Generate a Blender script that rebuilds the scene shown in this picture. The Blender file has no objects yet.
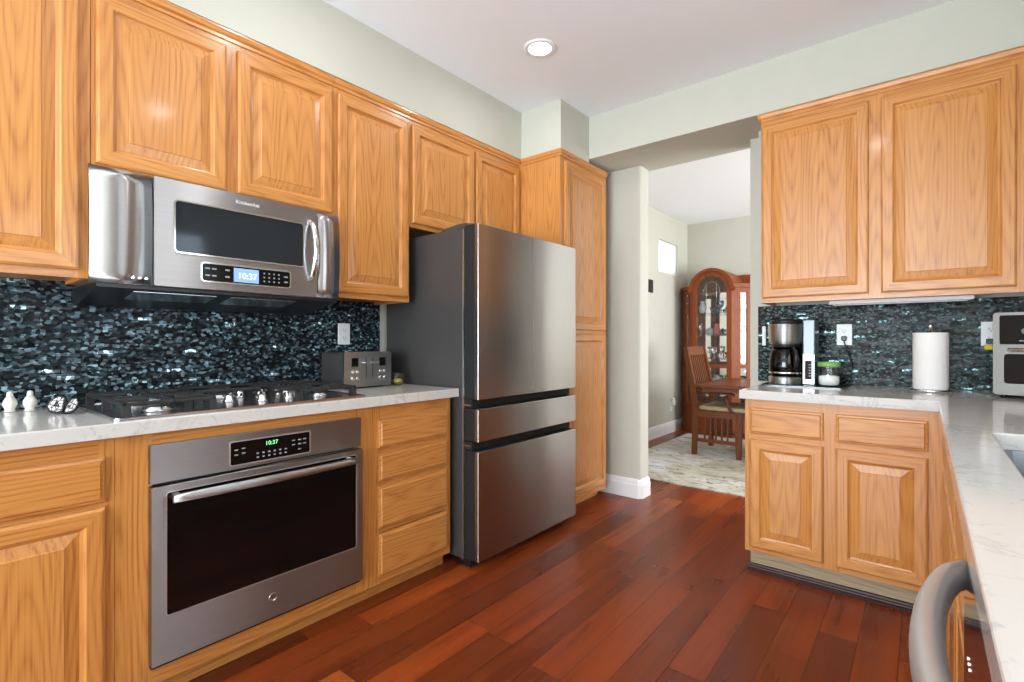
import bpy, bmesh, math, random
from mathutils import Vector, Matrix
random.seed(7)
PI = math.pi
scn = bpy.context.scene
COL = scn.collection

# ------------------------------------------------------------------ camera
cam_d = bpy.data.cameras.new('camera')
cam = bpy.data.objects.new('camera', cam_d)
COL.objects.link(cam)
cam_d.sensor_fit = 'HORIZONTAL'
cam_d.sensor_width = 36.0
cam_d.lens = 504.0 / 1024.0 * 36.0
cam_d.clip_start = 0.02
cam.location = (2.483, 0.0, 1.157)
cam.rotation_euler = (PI / 2, 0, math.radians(39.25))
scn.camera = cam

# ------------------------------------------------------------------ colour management, world, added window light
scn.view_settings.view_transform = 'Standard'
scn.view_settings.look = 'None'
scn.view_settings.gamma = 1.0
scn.view_settings.exposure = 0.16
try:
    scn.view_settings.use_curve_mapping = False
except Exception:
    pass
world = bpy.data.worlds.new('sky')
scn.world = world
world.use_nodes = True
bg = world.node_tree.nodes['Background']
bg.inputs['Color'].default_value = (0.80, 0.90, 1.0, 1)
bg.inputs['Strength'].default_value = 3.0


def area_light(name, loc, rot, sx, sy, watts, color=(1, 1, 1), shape='RECTANGLE', spread=PI):
    d = bpy.data.lights.new(name, 'AREA')
    d.shape = shape
    d.size = sx
    if shape == 'RECTANGLE':
        d.size_y = sy
    d.energy = watts
    d.color = color
    d.spread = spread
    o = bpy.data.objects.new(name, d)
    o.location = loc
    o.rotation_euler = rot
    COL.objects.link(o)
    return o


# area lights at added windows, all out of the frame, to light the rooms
area_light('added_rear_window_light', (1.7, -3.45, 1.15), (math.radians(130), 0, 0), 2.6, 1.5, 240, (0.81, 0.92, 1.0))
area_light('added_sink_window_light', (3.13, 1.05, 1.62), (0, math.radians(100), 0), 0.95, 1.35, 5, (0.88, 0.95, 1.0))
area_light('added_dining_window_light', (4.6, 5.2, 1.45), (0, math.radians(97), 0), 1.8, 2.4, 128, (0.97, 0.99, 1.0))
FILL_UPLIGHT_W = 60.0
CAN_W = 2.8


# ------------------------------------------------------------------ colour and node helpers
def lin(c):
    c = c / 255.0
    return c / 12.92 if c <= 0.04045 else ((c + 0.055) / 1.055) ** 2.4


def rgb(r, g, b):
    return (lin(r), lin(g), lin(b), 1.0)


class NT:
    """small node-tree writer"""

    def __init__(s, name):
        s.mat = bpy.data.materials.new(name)
        s.mat.use_nodes = True
        s.t = s.mat.node_tree
        s.p = s.t.nodes['Principled BSDF']

    def n(s, kind, **props):
        nd = s.t.nodes.new(kind)
        for k, v in props.items():
            setattr(nd, k, v)
        return nd

    def link(s, a, b):
        s.t.links.new(a, b)

    def val(s, sock, v):
        if isinstance(v, bpy.types.NodeSocket):
            s.link(v, sock)
        else:
            sock.default_value = v

    def math(s, op, a, b=0.0, c=None):
        nd = s.n('ShaderNodeMath', operation=op)
        s.val(nd.inputs[0], a)
        s.val(nd.inputs[1], b)
        if c is not None:
            s.val(nd.inputs[2], c)
        return nd.outputs[0]

    def vmath(s, op, a, b=None, scale=None):
        nd = s.n('ShaderNodeVectorMath', operation=op)
        s.val(nd.inputs[0], a)
        if b is not None:
            s.val(nd.inputs[1], b)
        if scale is not None:
            s.val(nd.inputs['Scale'], scale)
        return nd.outputs[0]

    def coords(s, which='Object'):
        return s.n('ShaderNodeTexCoord').outputs[which]

    def position(s):
        return s.n('ShaderNodeNewGeometry').outputs['Position']

    def noise(s, vec, scale, detail=2.0, rough=0.5, distort=0.0):
        nd = s.n('ShaderNodeTexNoise')
        s.val(nd.inputs['Vector'], vec)
        nd.inputs['Scale'].default_value = scale
        nd.inputs['Detail'].default_value = detail
        nd.inputs['Roughness'].default_value = rough
        nd.inputs['Distortion'].default_value = distort
        return nd.outputs['Fac']

    def ramp(s, fac, stops, interp='LINEAR'):
        nd = s.n('ShaderNodeValToRGB')
        cr = nd.color_ramp
        cr.interpolation = interp
        while len(cr.elements) < len(stops):
            cr.elements.new(0.5)
        for e, (p, c) in zip(cr.elements, stops):
            e.position = p
            e.color = c
        s.val(nd.inputs['Fac'], fac)
        return nd.outputs['Color']

    def mix(s, fac, a, b, blend='MIX'):
        nd = s.n('ShaderNodeMix', data_type='RGBA', blend_type=blend)
        s.val(nd.inputs[0], fac)
        s.val(nd.inputs[6], a)
        s.val(nd.inputs[7], b)
        return nd.outputs[2]

    def bump(s, h, strength=0.2, dist=0.002, normal=None):
        nd = s.n('ShaderNodeBump')
        nd.inputs['Strength'].default_value = strength
        nd.inputs['Distance'].default_value = dist
        s.val(nd.inputs['Height'], h)
        if normal is not None:
            s.val(nd.inputs['Normal'], normal)
        return nd.outputs['Normal']

    def set(s, **kw):
        for k, v in kw.items():
            s.val(s.p.inputs[k.replace('_', ' ')], v)


def g1(v):
    return (v, v, v, 1.0)


def simple(name, color, rough=0.5, metal=0.0, var=0.04, scale=8.0, bump=0.0, bscale=60.0, coat=0.0, **kw):
    """plain paint / plastic / metal with a faint procedural variation"""
    t = NT(name)
    c = t.coords()
    f = t.noise(c, scale, 3.0)
    hi = tuple(min(1.0, x * (1 + var)) for x in color[:3]) + (1,)
    lo = tuple(x * (1 - var) for x in color[:3]) + (1,)
    t.set(Base_Color=t.ramp(f, [(0.3, lo), (0.7, hi)]), Roughness=rough, Metallic=metal)
    if coat:
        t.set(Coat_Weight=coat, Coat_Roughness=0.08)
    if bump:
        t.set(Normal=t.bump(t.noise(c, bscale, 2.0), bump, 0.002))
    for k, v in kw.items():
        t.set(**{k: v})
    return t.mat


def oak(name, axis, light=(209, 144, 76), dark=(174, 104, 45), pore=(144, 78, 31), rough=0.30, coat=0.25):
    """golden oak, grain running along a local axis: cathedral rings, pores and board tone"""
    t = NT(name)
    o = t.coords('Object')
    rnd = t.n('ShaderNodeObjectInfo').outputs['Random']
    off = t.vmath('SCALE', (13.1, 7.7, 5.3), scale=t.math('MULTIPLY', rnd, 9.0))
    v = t.vmath('ADD', o, off)
    sf = {0: (1.6, 150, 150), 1: (150, 1.6, 150), 2: (150, 150, 1.6)}[axis]
    st = {0: (0.12, 1, 1), 1: (1, 0.12, 1), 2: (1, 1, 0.12)}[axis]
    a = t.vmath('MULTIPLY', v, st)
    sx = t.n('ShaderNodeSeparateXYZ')
    t.link(v, sx.inputs[0])
    X, Y, Z = sx.outputs[0], sx.outputs[1], sx.outputs[2]
    along = {0: X, 1: Y, 2: Z}[axis]
    across = {0: t.math('ADD', Z, Y), 1: t.math('ADD', X, Z), 2: t.math('ADD', X, Y)}[axis]
    # glued-up boards, each cut from its own place in the log
    bw = 0.118
    bx = t.math('DIVIDE', across, bw)
    wn = t.n('ShaderNodeTexWhiteNoise', noise_dimensions='1D')
    t.link(t.math('FLOOR', bx), wn.inputs['W'])
    w1 = wn.outputs['Value']
    wob = t.noise(a, 7.0, 2.0, 0.5)
    xl = t.math('MULTIPLY', t.math('SUBTRACT', t.math('FRACT', bx), 0.5), bw)
    xl = t.math('ADD', xl, t.math('MULTIPLY', t.math('SUBTRACT', w1, 0.5), 0.09))
    xl = t.math('ADD', xl, t.math('MULTIPLY', t.math('SUBTRACT', wob, 0.5), 0.05))
    dep = t.math('PINGPONG', t.math('ADD', along, t.math('MULTIPLY', w1, 3.7)), 0.9)
    dep = t.math('ADD', t.math('MULTIPLY', dep, 0.075), 0.006)
    r = t.math('SQRT', t.math('ADD', t.math('MULTIPLY', xl, xl), t.math('MULTIPLY', dep, dep)))
    band = t.math('PINGPONG', t.math('MULTIPLY', r, 150.0), 1.0)
    band = t.math('POWER', band, 2.0)
    fine = t.noise(t.vmath('MULTIPLY', v, sf), 1.0, 3.0, 0.65)
    L, D, P = rgb(*light), rgb(*dark), rgb(*pore)
    base = t.mix(t.math('MULTIPLY', band, 0.42), L, D)
    base = t.mix(t.math('MULTIPLY', w1, 0.18), base, D)
    pf = t.ramp(fine, [(0.48, g1(0)), (0.62, g1(1))])
    pf = t.math('MULTIPLY', pf, t.math('ADD', t.math('MULTIPLY', band, 0.40), 0.20))
    base = t.mix(pf, base, P)
    t.set(Base_Color=base, Roughness=rough, Coat_Weight=coat, Coat_Roughness=0.12, Specular_IOR_Level=0.25 + coat)
    t.set(Normal=t.bump(fine, 0.10, 0.0006))
    return t.mat


def brushed(name, color, rough=0.27, aniso=0.8, wav=0.0, rot=0.0, metal=1.0):
    """brushed stainless steel: horizontal brushing, so that lights draw out into tall streaks"""
    t = NT(name)
    o = t.coords('Object')
    f = t.noise(t.vmath('MULTIPLY', o, (1.5, 1.5, 300.0)), 1.0, 2.0)
    hi = tuple(min(1, x * 1.05) for x in color[:3]) + (1,)
    lo = tuple(x * 0.97 for x in color[:3]) + (1,)
    t.set(Base_Color=t.ramp(f, [(0.3, lo), (0.7, hi)]), Metallic=metal, Roughness=rough)
    t.set(Anisotropic=aniso, Anisotropic_Rotation=rot)
    tg = t.n('ShaderNodeTangent', direction_type='RADIAL', axis='Z')
    t.link(tg.outputs[0], t.p.inputs['Tangent'])
    if wav:
        t.set(Normal=t.bump(t.noise(t.vmath('MULTIPLY', o, (1.0, 1.0, 0.25)), 6.0, 1.0), wav, 0.01))
    return t.mat


def glassy(name, color=(1, 1, 1, 1), rough=0.02, ior=1.45):
    t = NT(name)
    t.set(Base_Color=color, Roughness=rough, Transmission_Weight=1.0, IOR=ior)
    return t.mat


def pane(name, tint=(1, 1, 1, 1), refl=0.04):
    """thin flat glass: mostly clear, a little mirror"""
    t = NT(name)
    tr = t.n('ShaderNodeBsdfTransparent')
    tr.inputs['Color'].default_value = tint
    gl = t.n('ShaderNodeBsdfGlossy')
    gl.inputs['Roughness'].default_value = 0.02
    mx = t.n('ShaderNodeMixShader')
    lw = t.n('ShaderNodeLayerWeight')
    lw.inputs['Blend'].default_value = 0.5
    t.link(t.math('ADD', t.math('MULTIPLY', t.math('POWER', lw.outputs['Facing'], 4.0), 0.6), refl), mx.inputs[0])
    t.link(tr.outputs[0], mx.inputs[1])
    t.link(gl.outputs[0], mx.inputs[2])
    out = t.t.nodes['Material Output']
    t.link(mx.outputs[0], out.inputs['Surface'])
    return t.mat


def emitter(name, color, strength):
    t = NT(name)
    t.set(Base_Color=color, Emission_Color=color, Emission_Strength=strength, Roughness=0.4)
    return t.mat


def mosaic(name, plane, w, h, palette, glint, seed=0.0, chip=75.0):
    """thin glass mosaic strips in random iridescent tones; plane = index of the horizontal world axis"""
    t = NT(name)
    pos = t.position()
    sx = t.n('ShaderNodeSeparateXYZ')
    t.link(pos, sx.inputs[0])
    u = sx.outputs[plane]
    z = sx.outputs[2]
    row = t.math('FLOOR', t.math('DIVIDE', z, h))
    rn = t.n('ShaderNodeTexWhiteNoise', noise_dimensions='1D')
    t.link(t.math('ADD', row, seed), rn.inputs['W'])
    uu = t.math('ADD', t.math('DIVIDE', u, w), t.math('MULTIPLY', rn.outputs['Value'], 3.0))
    colm = t.math('FLOOR', uu)
    cv = t.n('ShaderNodeCombineXYZ')
    t.link(row, cv.inputs[0])
    t.link(colm, cv.inputs[1])
    cv.inputs[2].default_value = seed
    wn = t.n('ShaderNodeTexWhiteNoise', noise_dimensions='3D')
    t.link(cv.outputs[0], wn.inputs['Vector'])
    r1 = wn.outputs['Value']
    # grout lines
    fu = t.math('FRACT', uu)
    fz = t.math('FRACT', t.math('DIVIDE', z, h))
    eu = t.math('MINIMUM', fu, t.math('SUBTRACT', 1.0, fu))
    ez = t.math('MINIMUM', fz, t.math('SUBTRACT', 1.0, fz))
    gm = t.math('MINIMUM', t.math('MULTIPLY', eu, w / 0.0009), t.math('MULTIPLY', ez, h / 0.0009))
    gm = t.math('MINIMUM', gm, 1.0)
    base = t.ramp(r1, palette, 'CONSTANT')
    # crackled foil under the glass, with sparkle painted into its bright chips
    vo = t.n('ShaderNodeTexVoronoi', feature='F1')
    vo.inputs['Scale'].default_value = chip
    t.link(t.vmath('MULTIPLY', pos, (1.0, 1.0, 1.4)), vo.inputs['Vector'])
    spk = t.n('ShaderNodeSeparateColor')
    t.link(vo.outputs['Color'], spk.inputs[0])
    k = t.ramp(spk.outputs[0], [(0.0, g1(0.10)), (0.40, g1(0.40)), (0.66, g1(1.1)), (0.82, g1(3.4)), (1.0, g1(9.0))])
    base = t.mix(1.0, base, k, 'MULTIPLY')
    base = t.mix(gm, rgb(18, 20, 22), base)
    # each strip leans its own way
    tilt = t.vmath('SCALE', t.vmath('SUBTRACT', wn.outputs['Color'], (0.5, 0.5, 0.5)), scale=glint)
    sp2 = t.vmath('SCALE', t.vmath('SUBTRACT', vo.outputs['Color'], (0.5, 0.5, 0.5)), scale=glint * 1.2)
    nrm = t.n('ShaderNodeNewGeometry').outputs['Normal']
    nn = t.vmath('NORMALIZE', t.vmath('ADD', t.vmath('ADD', nrm, tilt), sp2))
    t.set(Base_Color=base, Normal=nn, Metallic=0.0, Specular_IOR_Level=0.09)
    t.set(Roughness=t.math('ADD', 0.14, t.math('MULTIPLY', r1, 0.25)))
    return t.mat


def floor_material():
    t = NT('hand_scraped_plank_floor')
    pos = t.position()
    sx = t.n('ShaderNodeSeparateXYZ')
    t.link(pos, sx.inputs[0])
    x, y = sx.outputs[0], sx.outputs[1]
    W, LN = 0.127, 1.05
    cx = t.math('DIVIDE', x, W)
    colm = t.math('FLOOR', cx)
    rn = t.n('ShaderNodeTexWhiteNoise', noise_dimensions='1D')
    t.link(colm, rn.inputs['W'])
    cy = t.math('ADD', t.math('DIVIDE', y, LN), t.math('MULTIPLY', rn.outputs['Value'], 7.0))
    row = t.math('FLOOR', cy)
    cv = t.n('ShaderNodeCombineXYZ')
    t.link(colm, cv.inputs[0])
    t.link(row, cv.inputs[1])
    wn = t.n('ShaderNodeTexWhiteNoise', noise_dimensions='3D')
    t.link(cv.outputs[0], wn.inputs['Vector'])
    r = wn.outputs['Value']
    off = t.vmath('SCALE', wn.outputs['Color'], scale=20.0)
    v = t.vmath('ADD', pos, off)
    g = t.noise(t.vmath('MULTIPLY', v, (1, 0.10, 1)), 12.0, 2.0, 0.5, 0.2)
    g2 = t.noise(t.vmath('MULTIPLY', v, (70, 1.4, 70)), 1.0, 2.0, 0.5)
    c = t.ramp(r, [(0.0, rgb(100, 42, 18)), (0.2, rgb(124, 54, 22)), (0.45, rgb(140, 60, 24)),
                   (0.7, rgb(152, 66, 26)), (0.92, rgb(166, 80, 32))])
    c = t.mix(t.ramp(g, [(0.25, g1(0.6)), (0.6, g1(0))]), c, rgb(82, 32, 15))
    c = t.mix(t.math('MULTIPLY', t.ramp(g2, [(0.40, g1(0)), (0.75, g1(1))]), 0.22), c, rgb(70, 28, 14))
    fx = t.math('FRACT', cx)
    fy = t.math('FRACT', cy)
    ex = t.math('MULTIPLY', t.math('MINIMUM', fx, t.math('SUBTRACT', 1.0, fx)), W / 0.0022)
    ey = t.math('MULTIPLY', t.math('MINIMUM', fy, t.math('SUBTRACT', 1.0, fy)), LN / 0.0022)
    e = t.math('MINIMUM', t.math('MINIMUM', ex, ey), 1.0)
    c = t.mix(e, rgb(40, 16, 12), c)
    t.set(Base_Color=c, Roughness=t.math('ADD', 0.22, t.math('MULTIPLY', g, 0.14)))
    scrape = t.noise(t.vmath('MULTIPLY', v, (26, 5, 26)), 1.0, 2.0)
    b = t.bump(scrape, 0.35, 0.004)
    b = t.bump(e, 0.5, 0.0015, b)
    t.set(Normal=b)
    t.set(Specular_IOR_Level=0.25)
    return t.mat


def quartz_material():
    t = NT('white_quartz')
    p = t.position()
    v1 = t.noise(p, 5.0, 5.0, 0.62, 1.6)
    vein = t.ramp(v1, [(0.47, g1(0)), (0.5, g1(1)), (0.53, g1(0))])
    m = t.ramp(t.noise(p, 3.0, 2.0), [(0.42, g1(0)), (0.62, g1(1))])
    sp = t.ramp(t.noise(t.vmath('ADD', p, (3.1, 4.7, 9.2)), 42.0, 2.0), [(0.64, g1(0)), (0.72, g1(1))])
    c = t.mix(t.math('MULTIPLY', t.math('MULTIPLY', vein, m), 0.45), rgb(208, 204, 199), rgb(126, 126, 131))
    c = t.mix(t.math('MULTIPLY', sp, 0.35), c, rgb(150, 152, 160))
    t.set(Base_Color=c, Roughness=0.10, Specular_IOR_Level=0.55)
    return t.mat


def rug_material():
    t = NT('abstract_rug_pile')
    p = t.position()
    big = t.noise(p, 1.3, 4.0, 0.6, 1.0)
    mid = t.noise(t.vmath('MULTIPLY', p, (1.0, 2.2, 1.0)), 6.0, 6.0, 0.7, 1.2)
    c = t.ramp(big, [(0.30, rgb(150, 142, 124)), (0.46, rgb(190, 182, 166)), (0.58, rgb(206, 204, 202)), (0.72, rgb(216, 222, 232))])
    c = t.mix(t.ramp(mid, [(0.52, g1(0)), (0.62, g1(0.85))]), c, rgb(126, 110, 92))
    c = t.mix(t.ramp(t.noise(t.vmath('ADD', p, (5, 2, 1)), 11.0, 4.0, 0.7, 0.8), [(0.62, g1(0)), (0.68, g1(0.9))]), c, rgb(62, 66, 82))
    t.set(Base_Color=c, Roughness=0.95)
    t.set(Normal=t.bump(t.noise(p, 400.0, 2.0), 0.4, 0.003))
    return t.mat


M = {}
ROT = 0.25
M['oak_v'] = oak('golden_oak_upright_grain', 2)
M['oak_h'] = oak('golden_oak_level_grain', 0)
M['oak_in'] = simple('cabinet_interior', rgb(190, 140, 85), 0.6)
M['wall'] = simple('sage_wall_paint', rgb(197, 196, 183), 0.7, var=0.012, bump=0.06, bscale=240)
M['ceil'] = simple('white_ceiling_paint', rgb(247, 249, 252), 0.85, var=0.006, bump=0.08, bscale=180)
M['trimw'] = simple('white_trim_paint', rgb(240, 240, 240), 0.35, var=0.01)
M['floor'] = floor_material()
M['quartz'] = quartz_material()
M['rug'] = rug_material()
M['steel'] = brushed('brushed_stainless', (0.50, 0.495, 0.49, 1), 0.42, 1.0, rot=ROT)
M['steel_oven'] = brushed('warm_brushed_stainless', (0.38, 0.36, 0.35, 1), 0.46, 1.0, rot=ROT)
M['steel_dark'] = brushed('dark_brushed_stainless', (0.42, 0.405, 0.41, 1), 0.26, 0.88, wav=0.05, rot=ROT)
M['steel_plain'] = simple('satin_steel', (0.6, 0.6, 0.6, 1), 0.22, 1.0, var=0.03)
M['satin'] = simple('satin_nickel_bar', (0.66, 0.66, 0.67, 1), 0.42, 0.9, var=0.02)
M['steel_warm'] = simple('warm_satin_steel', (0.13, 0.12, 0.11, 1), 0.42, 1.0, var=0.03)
M['chrome'] = simple('polished_chrome', (0.82, 0.82, 0.83, 1), 0.08, 1.0, var=0.02)
M['fridge_side'] = simple('charcoal_fridge_shell', rgb(66, 63, 62), 0.42, 0.15, bump=0.05, bscale=500)
M['black'] = simple('black_plastic', rgb(22, 22, 24), 0.35)
M['black_gloss'] = simple('black_gloss_glass', rgb(12, 12, 13), 0.12, Specular_IOR_Level=0.25)
M['oven_glass'] = simple('dark_oven_glass', rgb(13, 11, 11), 0.08, Specular_IOR_Level=0.3)
M['micro_glass'] = simple('grey_mirror_glass', rgb(44, 50, 56), 0.06, 0.35)
M['matte_black'] = simple('matte_black', rgb(12, 12, 13), 0.7)
M['tv_black'] = simple('smoked_brown_glass', rgb(28, 19, 16), 0.3, Specular_IOR_Level=0.03)
M['iron'] = simple('cast_iron', rgb(36, 35, 36), 0.5, var=0.15, bump=0.25, bscale=300)
M['white_pl'] = simple('white_plastic', rgb(236, 236, 234), 0.35, var=0.01)
M['ceramic'] = simple('cream_glazed_ceramic', rgb(230, 227, 216), 0.18, var=0.02, coat=0.4)
M['slot'] = simple('dark_slot', rgb(40, 40, 42), 0.6)
M['grey_print'] = simple('pale_grey_print', rgb(150, 150, 150), 0.5)
M['paper'] = simple('white_paper_towel', rgb(238, 232, 228), 0.9, var=0.02, bump=0.3, bscale=220)
M['green'] = simple('green_plastic', rgb(128, 178, 96), 0.4)
M['sugar'] = simple('white_sugar', rgb(245, 243, 238), 0.9, bump=0.5, bscale=500)
M['glass'] = glassy('clear_glass')
M['glass_blue'] = glassy('blue_glass', (0.35, 0.65, 0.85, 1))
M['glass_amber'] = glassy('amber_glass', (0.9, 0.75, 0.3, 1))
M['pane'] = pane('clear_pane')
M['pane_dark'] = pane('smoked_carafe_glass', (0.16, 0.13, 0.13, 1), 0.04)
M['coffee'] = simple('dark_coffee', rgb(24, 14, 12), 0.1)
M['cherry'] = oak('cherry_wood', 2, (142, 72, 33), (110, 50, 22), (84, 36, 18), 0.45, 0.0)
M['cherry_h'] = oak('cherry_wood_level', 0, (142, 72, 33), (110, 50, 22), (84, 36, 18), 0.45, 0.0)
M['walnut'] = oak('chair_wood', 2, (108, 60, 30), (82, 42, 22), (60, 30, 16), 0.45, 0.0)
M['walnut_h'] = oak('table_wood', 0, (116, 62, 32), (88, 44, 24), (62, 30, 18), 0.4, 0.05)
M['beige'] = simple('tan_upholstery', rgb(176, 154, 122), 0.95, var=0.06, bump=0.3, bscale=400)
M['mirror'] = simple('mirror', (0.9, 0.9, 0.9, 1), 0.02, 1.0, var=0.0)
M['lamp'] = emitter('lit_lamp_lens', (1, 0.98, 0.95, 1), 14.0)
M['lcd'] = emitter('blue_lcd', rgb(120, 150, 220), 0.8)
M['lcd_text'] = emitter('white_lcd_digits', rgb(225, 238, 255), 1.0)
M['green_led'] = emitter('green_led_digits', rgb(120, 235, 150), 1.0)
M['bright_dot'] = emitter('emissive_dot', (1, 0.97, 0.92, 1), 1.2)
M['yellow'] = simple('yellow_plastic', rgb(215, 190, 40), 0.4)
M['teal'] = simple('pale_china', rgb(190, 200, 205), 0.2, coat=0.4)
M['red_china'] = simple('coloured_china', rgb(170, 80, 70), 0.2, coat=0.4)
M['kick_grey'] = oak('worn_kick_board', 0, (176, 154, 122), (140, 118, 92), (112, 92, 70), 0.45)
M['shoe'] = simple('dark_shoe_moulding', rgb(62, 32, 28), 0.4, Specular_IOR_Level=0.25)
PAL_L = [(0.0, rgb(38, 44, 48)), (0.25, rgb(42, 52, 57)), (0.50, rgb(50, 63, 69)), (0.70, rgb(38, 42, 46)),
         (0.88, rgb(60, 76, 80)), (0.975, rgb(130, 150, 158))]
PAL_R = [(0.0, rgb(28, 34, 33)), (0.25, rgb(34, 44, 43)), (0.48, rgb(40, 52, 50)), (0.66, rgb(32, 34, 33)),
         (0.78, rgb(46, 58, 56)), (0.87, rgb(44, 42, 38)), (0.94, rgb(84, 112, 112)), (0.975, rgb(140, 172, 174))]
M['mosaic_l'] = mosaic('blue_glass_mosaic', 1, 0.05, 0.0135, PAL_L, 0.10, 3.0, 72.0)
M['mosaic_r'] = mosaic('teal_glass_mosaic', 0, 0.05, 0.0135, PAL_R, 0.08, 11.0, 95.0)


# ------------------------------------------------------------------ mesh helpers
class MB:
    """collects shapes; build() links them as ONE mesh object"""

    def __init__(s):
        s.bm = bmesh.new()

    def _tag(s, before, mi, smooth=False):
        for f in s.bm.faces:
            if f not in before:
                f.material_index = mi
                f.smooth = smooth

    def box(s, x0, x1, y0, y1, z0, z1, mi=0, bev=0.0, seg=2, mat=None):
        before = set(s.bm.faces)
        r = bmesh.ops.create_cube(s.bm, size=1.0)
        vs = r['verts']
        for v in vs:
            v.co = Vector(((x0 + x1) / 2 + v.co.x * (x1 - x0), (y0 + y1) / 2 + v.co.y * (y1 - y0), (z0 + z1) / 2 + v.co.z * (z1 - z0)))
        if bev > 0:
            es = list({e for v in vs for e in v.link_edges})
            r2 = bmesh.ops.bevel(s.bm, geom=es, offset=bev, segments=seg, affect='EDGES', profile=0.5)
            vs = list({v for f in s.bm.faces if f not in before for v in f.verts})
        if mat is not None:
            for v in vs:
                v.co = mat @ v.co
        s._tag(before, mi)
        return s

    def lathe(s, prof, c=(0, 0, 0), seg=32, mi=0, mat=None, cap=True, smooth=True):
        """profile [(r, z)] turned about a vertical axis at c"""
        before = set(s.bm.faces)
        rings = []
        for r, z in prof:
            ring = []
            for i in range(seg):
                a = 2 * PI * i / seg
                p = Vector((c[0] + r * math.cos(a), c[1] + r * math.sin(a), c[2] + z))
                if mat is not None:
                    p = mat @ p
                ring.append(s.bm.verts.new(p))
            rings.append(ring)
        for a, b in zip(rings, rings[1:]):
            for i in range(seg):
                j = (i + 1) % seg
                s.bm.faces.new((a[i], a[j], b[j], b[i]))
        if cap:
            s.bm.faces.new(list(reversed(rings[0])))
            s.bm.faces.new(rings[-1])
        s._tag(before, mi, smooth)
        if cap:
            for f in s.bm.faces:
                if f not in before and len(f.verts) > 4:
                    f.smooth = False
        return s

    def cyl(s, c, r, h, seg=24, mi=0, mat=None):
        return s.lathe([(r, 0), (r, h)], c, seg, mi, mat)

    def tube(s, pts, r, seg=10, mi=0, radii=None, sy=1.0):
        """swept round bar along pts"""
        before = set(s.bm.faces)
        pts = [Vector(p) for p in pts]
        rings = []
        prev = None
        for i, p in enumerate(pts):
            d = (pts[min(i + 1, len(pts) - 1)] - pts[max(i - 1, 0)]).normalized()
            if prev is None:
                up = Vector((0, 0, 1)) if abs(d.z) < 0.9 else Vector((1, 0, 0))
                n = d.cross(up).normalized()
            else:
                n = (prev - d * prev.dot(d)).normalized()
            prev = n
            b = d.cross(n)
            rr = radii[i] if radii else r
            rings.append([s.bm.verts.new(p + (n * math.cos(2 * PI * k / seg) + b * math.sin(2 * PI * k / seg) * sy) * rr) for k in range(seg)])
        for a, b in zip(rings, rings[1:]):
            for k in range(seg):
                j = (k + 1) % seg
                s.bm.faces.new((a[k], a[j], b[j], b[k]))
        s.bm.faces.new(list(reversed(rings[0])))
        s.bm.faces.new(rings[-1])
        s._tag(before, mi, True)
        return s

    def prism(s, poly, lo, hi, plane='xz', mi=0, smooth=False):
        """polygon in a plane extruded along the third axis from lo to hi"""
        before = set(s.bm.faces)

        def P(a, b, t):
            return {'xz': (a, t, b), 'xy': (a, b, t), 'yz': (t, a, b)}[plane]
        A = [s.bm.verts.new(P(a, b, lo)) for a, b in poly]
        B = [s.bm.verts.new(P(a, b, hi)) for a, b in poly]
        n = len(poly)
        s.bm.faces.new(A)
        s.bm.faces.new(list(reversed(B)))
        for i in range(n):
            j = (i + 1) % n
            f = s.bm.faces.new((A[j], A[i], B[i], B[j]))
        s._tag(before, mi, smooth)
        return s

    def frame(s, outer, inner, lo, hi, plane='xz', mi=0):
        """ring between two outlines of equal point count, extruded"""
        before = set(s.bm.faces)

        def P(a, b, t):
            return {'xz': (a, t, b), 'xy': (a, b, t), 'yz': (t, a, b)}[plane]
        rows = [[s.bm.verts.new(P(a, b, t)) for a, b in o] for o, t in ((outer, lo), (outer, hi), (inner, hi), (inner, lo))]
        n = len(outer)
        for q in range(4):
            a, b = rows[q], rows[(q + 1) % 4]
            for i in range(n):
                j = (i + 1) % n
                s.bm.faces.new((a[i], a[j], b[j], b[i]))
        s._tag(before, mi)
        return s

    def build(s, name, mats, parent=None, loc=None, autosmooth=False):
        bmesh.ops.recalc_face_normals(s.bm, faces=s.bm.faces)
        me = bpy.data.meshes.new(name)
        s.bm.to_mesh(me)
        s.bm.free()
        if not isinstance(mats, (list, tuple)):
            mats = [mats]
        for m in mats:
            me.materials.append(m)
        o = bpy.data.objects.new(name, me)
        COL.objects.link(o)
        if parent is not None:
            o.parent = parent
        if loc is not None:
            o.location = loc
        return o


def tag(o, label=None, cat=None, group=None, kind=None):
    if label:
        o['label'] = label
    if cat:
        o['category'] = cat
    if group:
        o['group'] = group
    if kind:
        o['kind'] = kind
    return o


def thing(name, label, cat, loc=(0, 0, 0), rotz=0.0, group=None):
    o = bpy.data.objects.new(name, None)
    o.empty_display_size = 0.05
    o.location = loc
    o.rotation_euler = (0, 0, rotz)
    COL.objects.link(o)
    return tag(o, label, cat, group)


def struct(name, mb, mats, label=None):
    o = mb.build(name, mats)
    o['kind'] = 'structure'
    if label:
        o['label'] = label
    return o


def copy_tree(o, parent=None):
    c = o.copy()
    COL.objects.link(c)
    if parent is not None:
        c.parent = parent
    for ch in list(o.children):
        copy_tree(ch, c)
    return c


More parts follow.
